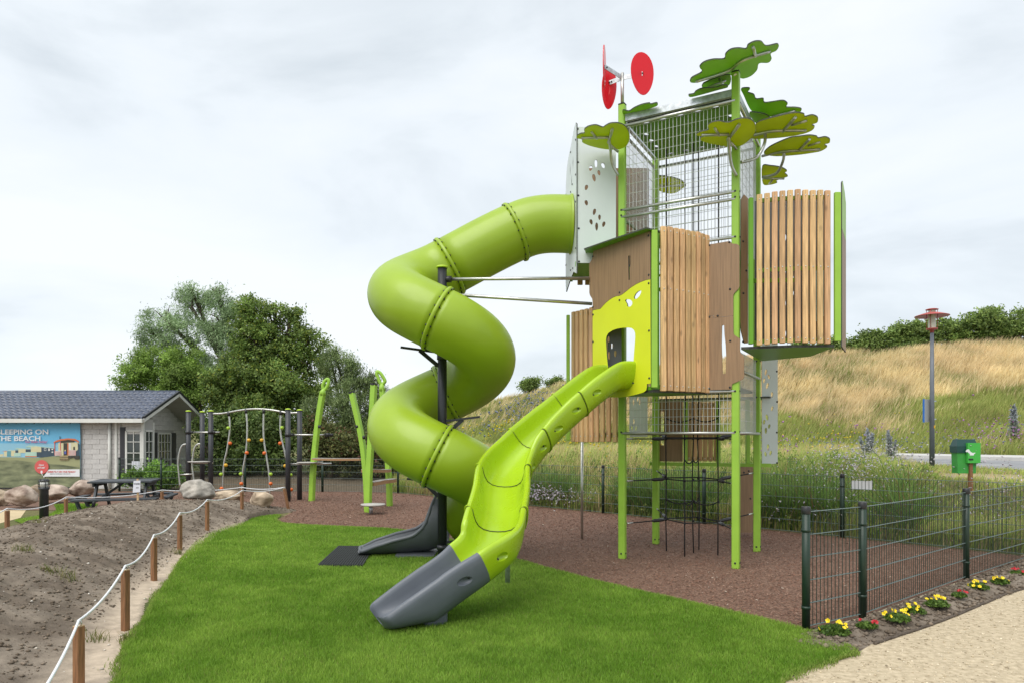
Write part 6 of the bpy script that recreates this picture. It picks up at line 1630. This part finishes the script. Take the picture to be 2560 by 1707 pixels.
# roof: two slopes, S-tiles on the visible one, barge boards, gutter
rf = MB()
rf.add([(-32, EYF, EZ), (RX, EYF, EZ), (RX, RY, RZ), (-32, RY, RZ), (RX, 2 * RY - EYF, EZ), (-32, 2 * RY - EYF, EZ)], [(0, 1, 2, 3), (3, 2, 4, 5)])
th_ = -0.10
rf.add([(-32, EYF, EZ + th_), (RX, EYF, EZ + th_), (RX, RY, RZ + th_), (-32, RY, RZ + th_), (RX, 2 * RY - EYF, EZ + th_), (-32, 2 * RY - EYF, EZ + th_)], [(3, 2, 1, 0), (5, 4, 2, 3)], 1)
roof = rf.build('roof', ['roof_dark', 'soffit'], hs)
sl_ang = math.atan2(RZ - EZ, RY - EYF); sl_len = math.hypot(RZ - EZ, RY - EYF); NR = 9; tl = sl_len / NR; tw = 0.2
tm = MB(); rows = []
for yy, off in ((-0.035, -0.02), (-0.035, 0.046), (tl * 0.45, 0.030), (tl, 0.0)):
    rows.append([Vector((tw * k / 8, yy, off + 0.040 * (0.5 - 0.5 * math.cos(2 * math.pi * k / 8)) ** 0.8 + 0.004)) for k in range(9)])
tm.grid(rows, smooth=True); tme = mesh_of(tm, 'roof_tile', 'roof_tile')
for r in range(NR):
    for k in range(31):
        o = bpy.data.objects.new('roof_tile', tme); col.objects.link(o); o.parent = roof
        d = r * tl
        o.location = Vector((RX - 0.02 - (k + 1) * tw, EYF + d * math.cos(sl_ang), EZ + d * math.sin(sl_ang) + 0.008)) - world_loc(roof); o.rotation_euler = (sl_ang + random.uniform(-0.01, 0.01), 0, 0)
MB().tube([(-32, RY, RZ + 0.02), (RX, RY, RZ + 0.02)], 0.06, 10).build('ridge_cap', 'roof_tile', roof)
for a, b in (((RX + 0.02, EYF - 0.02, EZ - 0.03), (RX + 0.02, RY, RZ - 0.03)), ((RX + 0.02, RY, RZ - 0.03), (RX + 0.02, 2 * RY - EYF, EZ - 0.03))):
    MB().beam(Vector(a) - Z(0.035), Vector(b) - Z(0.035), 0.035, 0.10).build('barge_board', 'trim_white', roof)
    MB().beam(Vector(a) + Z(0.06), Vector(b) + Z(0.06), 0.06, 0.07).build('verge_trim', 'roof_dark', roof)
MB().beam((-32, EYF - 0.05, EZ - 0.07), (RX, EYF - 0.05, EZ - 0.07), 0.09, 0.12).build('gutter', 'trim_white', hs)
for u, r in ((273.5, 0.04),):
    p = at(u, 1100, YF - 0.08); MB().tube([(p.x, p.y, 0), (p.x, p.y, EZ - 0.1)], 0.042, 12).build('downpipe', 'trim_white', hs)
p = at(290.5, 1100, YF - 0.03); MB().box((p.x, YF - 0.03, (EZ - 0.1) / 2), (0.065, 0.06, EZ - 0.1)).build('corner_trim', 'trim_white', hs)
MB().box((XW + 0.012, YF - 0.012, EZ / 2 - 0.05), (0.07, 0.07, EZ - 0.1)).build('corner_trim', 'trim_white', hs)
MB().box((XW + 0.012, YS, EZ / 2 - 0.05), (0.05, 0.05, EZ - 0.1)).build('corner_trim', 'trim_white', hs)
def window(A, B, z0, z1, nx, nz, nrm):
    A = Vector(A); B = Vector(B); d = (B - A); n = Vector(nrm)
    g = MB().plate([A + Z(z0) + n * 0.015, B + Z(z0) + n * 0.015, B + Z(z1) + n * 0.015, A + Z(z1) + n * 0.015], [], n, 0.01, mi_edge=0).build('window', ['glass_dark'], hs)
    f = MB(); t = 0.035; q = lambda s_, z: A + d * s_ + Z(z) + n * 0.03
    for s_ in (0, 1): f.beam(q(s_, z0), q(s_, z1), t * 1.6, 0.04, up=n)
    for z in (z0, z1): f.beam(q(0, z), q(1, z), 0.04, t * 1.6, up=(0, 0, 1))
    f.build('window_frame', 'trim_white', g); m2 = MB()
    for i in range(1, nx): m2.beam(q(i / nx, z0), q(i / nx, z1), t * 0.6, 0.025, up=n)
    for j in range(1, nz): m2.beam(q(0, z0 + (z1 - z0) * j / nz), q(1, z0 + (z1 - z0) * j / nz), 0.025, t * 0.6)
    m2.build('glazing_bar', 'trim_white', g)
zv = lambda v, Y: at(0, v, Y).z
x0, x1 = at(317, 0, YF).x, at(354, 0, YF).x
window((x0, YF, 0), (x1, YF, 0), zv(1186, YF), zv(1076, YF), 2, 4, (0, -1, 0))
window((XW, YF + 0.07, 0), (XW, YS - 0.06, 0), zv(1184, YF), zv(1076, YF), 2, 4, (1, 0, 0))
window((XB, 23.35, 0), (XB, 24.2, 0), 0.2, 1.72, 4, 5, (1, 0, 0))
def shutter(A, B, z0, z1, n):
    A = Vector(A); B = Vector(B); n = Vector(n); s_ = MB().plate([A + Z(z0) + n * 0.03, B + Z(z0) + n * 0.03, B + Z(z1) + n * 0.03, A + Z(z1) + n * 0.03], [], n, 0.03, mi_edge=0).build('shutter', ['shutter'], hs)
    k = MB(); z = z0 + 0.06
    while z < z1 - 0.05: k.beam(A.lerp(B, 0.12) + n * 0.036 + Z(z), A.lerp(B, 0.88) + n * 0.036 + Z(z), 0.02, 0.022); z += 0.045
    k.build('louvre', 'shutter', s_, kind='stuff')
shutter((at(301, 0, YF).x, YF, 0), (at(315, 0, YF).x, YF, 0), zv(1190, YF), zv(1067, YF), (0, -1, 0))
shutter((XB, 23.05, 0), (XB, 23.3, 0), 0.2, 1.75, (1, 0, 0)); shutter((XB, 24.28, 0), (XB, 24.6, 0), 0.2, 1.75, (1, 0, 0))
MB().box((at(342, 0, YF).x, YF - 0.06, zv(1168, YF)), (0.24, 0.02, 0.40)).build('window_poster', 'paper', hs)

# --- printed banner on the house wall
YBN = 21.2; bxz = lambda u, v: at(u, v, YBN)
z6b = lambda x, y: (x / 7.127, 1030 + y / 7.127)
bnr = empty('banner', bxz(40, 1217), 'large printed beach holiday banner hung on the grey house wall', 'banner')
for nm, c, vr in (('print_sky', (0.15, 0.47, 0.72), 0.12), ('print_horizon', (0.27, 0.52, 0.66), 0.06)): mat(nm, c, rough=0.5, var=vr, vs=0.6)
mat('print_sand', (0.30, 0.31, 0.16), rough=0.55, var=0.12, vs=1.2, stretch=(0.6, 1, 3))
mat('print_sand_dark', (0.20, 0.235, 0.13), rough=0.55, var=0.55, vs=3.2, stretch=(0.7, 1, 2.2), c2=(0.29, 0.31, 0.17), detail=9)
for nm, c in (('ink_navy', (0.045, 0.075, 0.105)), ('ink_teal', (0.12, 0.30, 0.34)), ('ink_cream', (0.62, 0.58, 0.36)), ('ink_mint', (0.42, 0.60, 0.50)), ('ink_orange', (0.62, 0.16, 0.06)), ('ink_coral', (0.62, 0.11, 0.10)), ('ink_shadow', (0.05, 0.045, 0.035)), ('ink_blue', (0.10, 0.12, 0.42)), ('ink_wood', (0.32, 0.25, 0.13))): mat(nm, c, rough=0.6, var=0.06)
lay = [0]
def pr(pts, mtl, name='printed_shape', depth=None):
    lay[0] += 1; y = YBN - (depth if depth is not None else 0.002 + 0.0006 * lay[0])
    P = [at(*z6b(a, b), YBN) for a, b in pts]; P = [Vector((p.x, y, p.z)) for p in P]
    mb = MB(); mb.plate(P, [], (0, -1, 0), 0.0003, mi_edge=0); return mb.build(name, [mtl], bnr)
MB().plate([bxz(-150, 1056), bxz(200.3, 1056.3), bxz(200.8, 1100), bxz(201, 1217), bxz(-150, 1218)], [], (0, -1, 0), 0.004, mi_edge=0).build('banner_cloth', ['print_sky'], bnr)
pr([(-1000, 540), (1424, 560), (1428, 830), (-1000, 820)], 'print_horizon')
pr([(-1000, 790), (200, 795), (700, 805), (960, 778), (1428, 770), (1431, 1010), (-1000, 1010)], 'print_sand')
pr([(-1000, 860), (300, 850), (700, 900), (1100, 930), (1431, 980), (1433, 1330), (-1000, 1340)], 'print_sand_dark')
for pts, m_ in (([(0, 745), (60, 740), (60, 785), (0, 785)], 'ink_cream'), ([(70, 700), (125, 690), (125, 785), (70, 785)], 'ink_cream'), ([(30, 692), (110, 682), (140, 692)], 'ink_orange'), ([(130, 690), (200, 688), (200, 785), (130, 785)], 'ink_teal'), ([(130, 680), (170, 662), (240, 678), (330, 665), (330, 680)], 'ink_mint'),
                ([(200, 680), (275, 672), (275, 780), (200, 780)], 'ink_cream'), ([(275, 675), (330, 672), (330, 780), (275, 780)], 'ink_navy'), ([(255, 655), (310, 630), (420, 640), (550, 645), (550, 662)], 'ink_mint'), ([(330, 655), (460, 648), (460, 720), (330, 720)], 'ink_cream'), ([(460, 655), (550, 655), (550, 780), (460, 780)], 'ink_navy'), ([(255, 718), (375, 718), (375, 780), (255, 785)], 'ink_mint'),
                ([(660, 700), (740, 610), (975, 640), (975, 770), (740, 800), (660, 790)], 'ink_navy'), ([(460, 612), (520, 586), (640, 590), (740, 605), (975, 632), (975, 642), (740, 618), (460, 622)], 'ink_mint'), ([(555, 620), (650, 605), (740, 620), (740, 705), (555, 705)], 'ink_cream'), ([(455, 706), (658, 704), (658, 778), (455, 776)], 'ink_mint'), ([(450, 775), (660, 778), (660, 792), (450, 788)], 'ink_orange'),
                ([(790, 630), (828, 632), (828, 682), (790, 680)], 'trim_white'), ([(797, 638), (821, 640), (821, 676), (797, 674)], 'ink_navy'), ([(865, 640), (895, 642), (895, 684), (865, 684)], 'trim_white'), ([(925, 645), (955, 647), (955, 668), (925, 668)], 'trim_white'), ([(925, 695), (955, 695), (955, 716), (925, 716)], 'trim_white'),
                ([(1045, 545), (1400, 530), (1424, 580), (1424, 770), (1045, 770)], 'ink_cream'), ([(1390, 540), (1426, 570), (1426, 830), (1360, 820), (1360, 690), (1395, 660)], 'ink_navy'), ([(958, 528), (1010, 498), (1100, 472), (1220, 460), (1340, 468), (1400, 500), (1424, 540), (1330, 500), (1220, 486), (1100, 505), (965, 542)], 'ink_orange'), ([(1090, 505), (1220, 487), (1330, 500), (1330, 530), (1090, 545)], 'ink_shadow'),
                ([(1068, 425), (1082, 425), (1082, 470), (1068, 470)], 'ink_navy'), ([(1138, 545), (1208, 545), (1208, 762), (1138, 770)], 'ink_shadow'), ([(1208, 545), (1228, 545), (1228, 765), (1208, 765)], 'ink_orange'), ([(1232, 545), (1275, 545), (1275, 665), (1232, 665)], 'trim_white'), ([(972, 535), (986, 535), (990, 770), (980, 770)], 'ink_coral'), ([(1076, 520), (1090, 520), (1092, 770), (1080, 770)], 'ink_coral'),
                ([(985, 688), (1095, 680), (1098, 768), (988, 770)], 'trim_white'), ([(1238, 670), (1360, 668), (1360, 765), (1238, 768)], 'trim_white'), ([(1155, 690), (1185, 690), (1185, 740), (1155, 740)], 'ink_blue'), ([(1160, 665), (1180, 665), (1180, 690), (1160, 690)], 'ink_cream'), ([(1315, 610), (1340, 610), (1345, 668), (1315, 668)], 'ink_shadow'), ([(1080, 770), (1220, 760), (1230, 850), (1070, 850)], 'ink_wood'), ([(1075, 800), (1225, 795), (1225, 805), (1075, 810)], 'ink_shadow'), ([(1075, 830), (1225, 828), (1225, 838), (1075, 840)], 'ink_shadow'), ([(1230, 770), (1424, 770), (1424, 830), (1340, 830), (1330, 800), (1230, 820)], 'ink_shadow')):
    pr(pts, m_)
for k in range(5): pr([(1000 + k * 22, 690), (1006 + k * 22, 690), (1008 + k * 22, 766), (1002 + k * 22, 766)], 'ink_coral'); 
for k in range(6): pr([(1245 + k * 22, 672), (1251 + k * 22, 672), (1251 + k * 22, 764), (1245 + k * 22, 764)], 'ink_coral')
pr([(790, 1140), (880, 1015), (1430, 1010), (1432, 1140)], 'white_print')
pr([(755 + 125 * math.cos(k * math.pi / 20), 968 + 122 * math.sin(k * math.pi / 20)) for k in range(40)], 'ink_coral')
pr([(742, 1035), (765, 1032), (775, 1060), (760, 1090), (742, 1085), (735, 1060)], 'white_print'); pr([(755, 1095), (770, 1092), (775, 1115), (765, 1120)], 'white_print'); pr([(785, 1135), (800, 1128), (808, 1150), (792, 1160)], 'white_print')
def bl_text(body, x0, x1, y0, y1, m_, bold=0.03, shear=0.0):
    lay[0] += 1; a = at(*z6b(x0, y1), YBN); b = at(*z6b(x1, y0), YBN); lettering(body, a.x, b.x, a.z, b.z, YBN - 0.003 - 0.0006 * lay[0], m_, bnr, bold, shear)
bl_text('SLEEPING ON', -42, 876, 303, 392, 'white_print', 0.022)
bl_text('THE BEACH', -62, 735, 420, 508, 'white_print', 0.022)
bl_text('Your dream holiday!', 465, 860, 498, 556, 'ink_pink', 0.012, 0.35)
bl_text('Come', 708, 796, 915, 950, 'white_print', 0.02, 0.35); bl_text('and see!', 684, 818, 960, 996, 'white_print', 0.02, 0.35)
bl_text('DIRECTLY ON THE BEACH', 860, 1358, 1040, 1070, 'ink_coral', 0.03, 0.3)
bl_text('(BEHIND THE DUNES, TURN RIGHT)', 905, 1268, 1085, 1102, 'ink_black', 0.02)
ey = MB()
for k in range(12): ey.ball(at(*z6b(-350 + k * 160, 190), YBN - 0.012), 0.016, 8, 5)
ey.build('eyelet', 'black_cap', bnr, kind='stuff')

# ================================================================== BEDDING FLOWERS
FLW = [(450, 1430, 200, 'y', 'yellow petunia plant next to the nearest fence post'), (655, 1395, 125, 'r', 'red petunia plant below the second fence post'), (840, 1350, 160, 'y', 'spreading yellow petunia plant right of the first red one'), (945, 1305, 140, 'y', 'full yellow petunia plant just behind the spreading one'),
       (1085, 1262, 150, 'y', 'sparse yellow petunia plant in the middle of the bed'), (1220, 1205, 90, 'r', 'small red petunia plant in the middle of the bed'), (1335, 1155, 130, 'y', 'dense yellow petunia plant at the foot of the third fence post'), (1470, 1122, 110, 'y', 'yellow petunia plant right of the third fence post'), (1575, 1072, 95, 'r', 'red petunia plant at the frame edge')]
def petal_mesh(mtl, nm):
    mb = MB(); ring_ = []
    for k in range(20):
        a = 2 * math.pi * k / 20; r = 1 + 0.16 * math.cos(5 * a); ring_.append((r * math.cos(a), r * math.sin(a), 0.32 + 0.08 * math.cos(5 * a)))
    mid_ = [(0.35 * math.cos(2 * math.pi * k / 20), 0.35 * math.sin(2 * math.pi * k / 20), 0.05) for k in range(20)]
    mb.add(ring_ + mid_ + [(0, 0, -0.35)], [(k, (k + 1) % 20, 20 + (k + 1) % 20, 20 + k) for k in range(20)] + [(20 + k, 20 + (k + 1) % 20, 40) for k in range(20)], 0, True)
    return mesh_of(mb, nm, mtl)
PM = {'y': petal_mesh('petal_yellow', 'blossom'), 'r': petal_mesh('petal_red', 'blossom')}
for x, y, w, c, lb in FLW:
    u, v = z8(x, y); p = gnd(u, v, 0.05); rad = w / 2.45 / FPX * p.y / 2
    t = empty('petunia_plant', p, lb, 'flower', 'petunias planted along the fence')
    n = int(680 * (rad / 0.12) ** 1.3); d = RNG.normal(0, 1, (n, 3)); d /= np.linalg.norm(d, axis=1, keepdims=True); rr = RNG.random(n) ** 0.5
    P = np.array(p)[None] + d * rr[:, None] * np.array([rad, rad * 0.8, rad * 0.5]); P[:, 2] = np.abs(P[:, 2] - p.z) + p.z + 0.012
    C = mixc((0.055, 0.12, 0.018), (0.17, 0.27, 0.05), RNG.random(n)) * RNG.uniform(0.7, 1.2, (n, 1))
    np_mesh('foliage', *leaf_quads(P, 0.034, C, -0.3, 0.45), 'leaf', t)
    st_ = MB()
    nb = {'y': 7, 'r': 4}[c] + int(rad * 16)
    for k in range(nb):
        a = random.uniform(0, 6.28); r_ = math.sqrt(random.random()) * rad * 1.0; q = p + Vector((math.cos(a) * r_, math.sin(a) * r_ * 0.85, 0.03 + rad * 0.55 * math.sqrt(max(0.05, 1 - (r_ / rad) ** 2))))
        st_.tube([p + Z(0.0), p.lerp(q, 0.5) + Z(0.02), q], [0.003, 0.0025, 0.002], 4)
        o = inst('blossom', PM[c], t, q, random.uniform(0, 6.28)); s_ = random.uniform(0.012, 0.018); o.scale = (s_, s_, s_)
        o.rotation_euler = (random.uniform(0.4, 1.3), random.uniform(-0.5, 0.5), random.uniform(-0.9, 0.9))
    st_.build('stem', 'fence_green', t)

# tufts of weed on the mound
tf = []
for u, v, z in ((172, 1405, .35), (125, 1395, .38), (240, 1572, .1), (322, 1590, .04), (445, 1385, .03), (60, 1372, .4), (95, 1330, .3)):
    p = gnd(u, v, z); n = 60; x = RNG.normal(p.x, 0.05, n); y = RNG.normal(p.y, 0.05, n); c = mixc((0.10, 0.15, 0.03), (0.28, 0.24, 0.09), RNG.random(n)); h = RNG.uniform(0.03, 0.10, n)
    tf.append(blades(np.stack([x, y, mound_z(x, y)], 1), h, np.full(n, 0.006), h * 0.7, RNG.uniform(0, 6.28, n), c))
tag(np_mesh('weed_tufts', *join_np(tf), 'blade', kind='stuff'), 'thin green weeds sprouting on the soil mound', 'weeds')
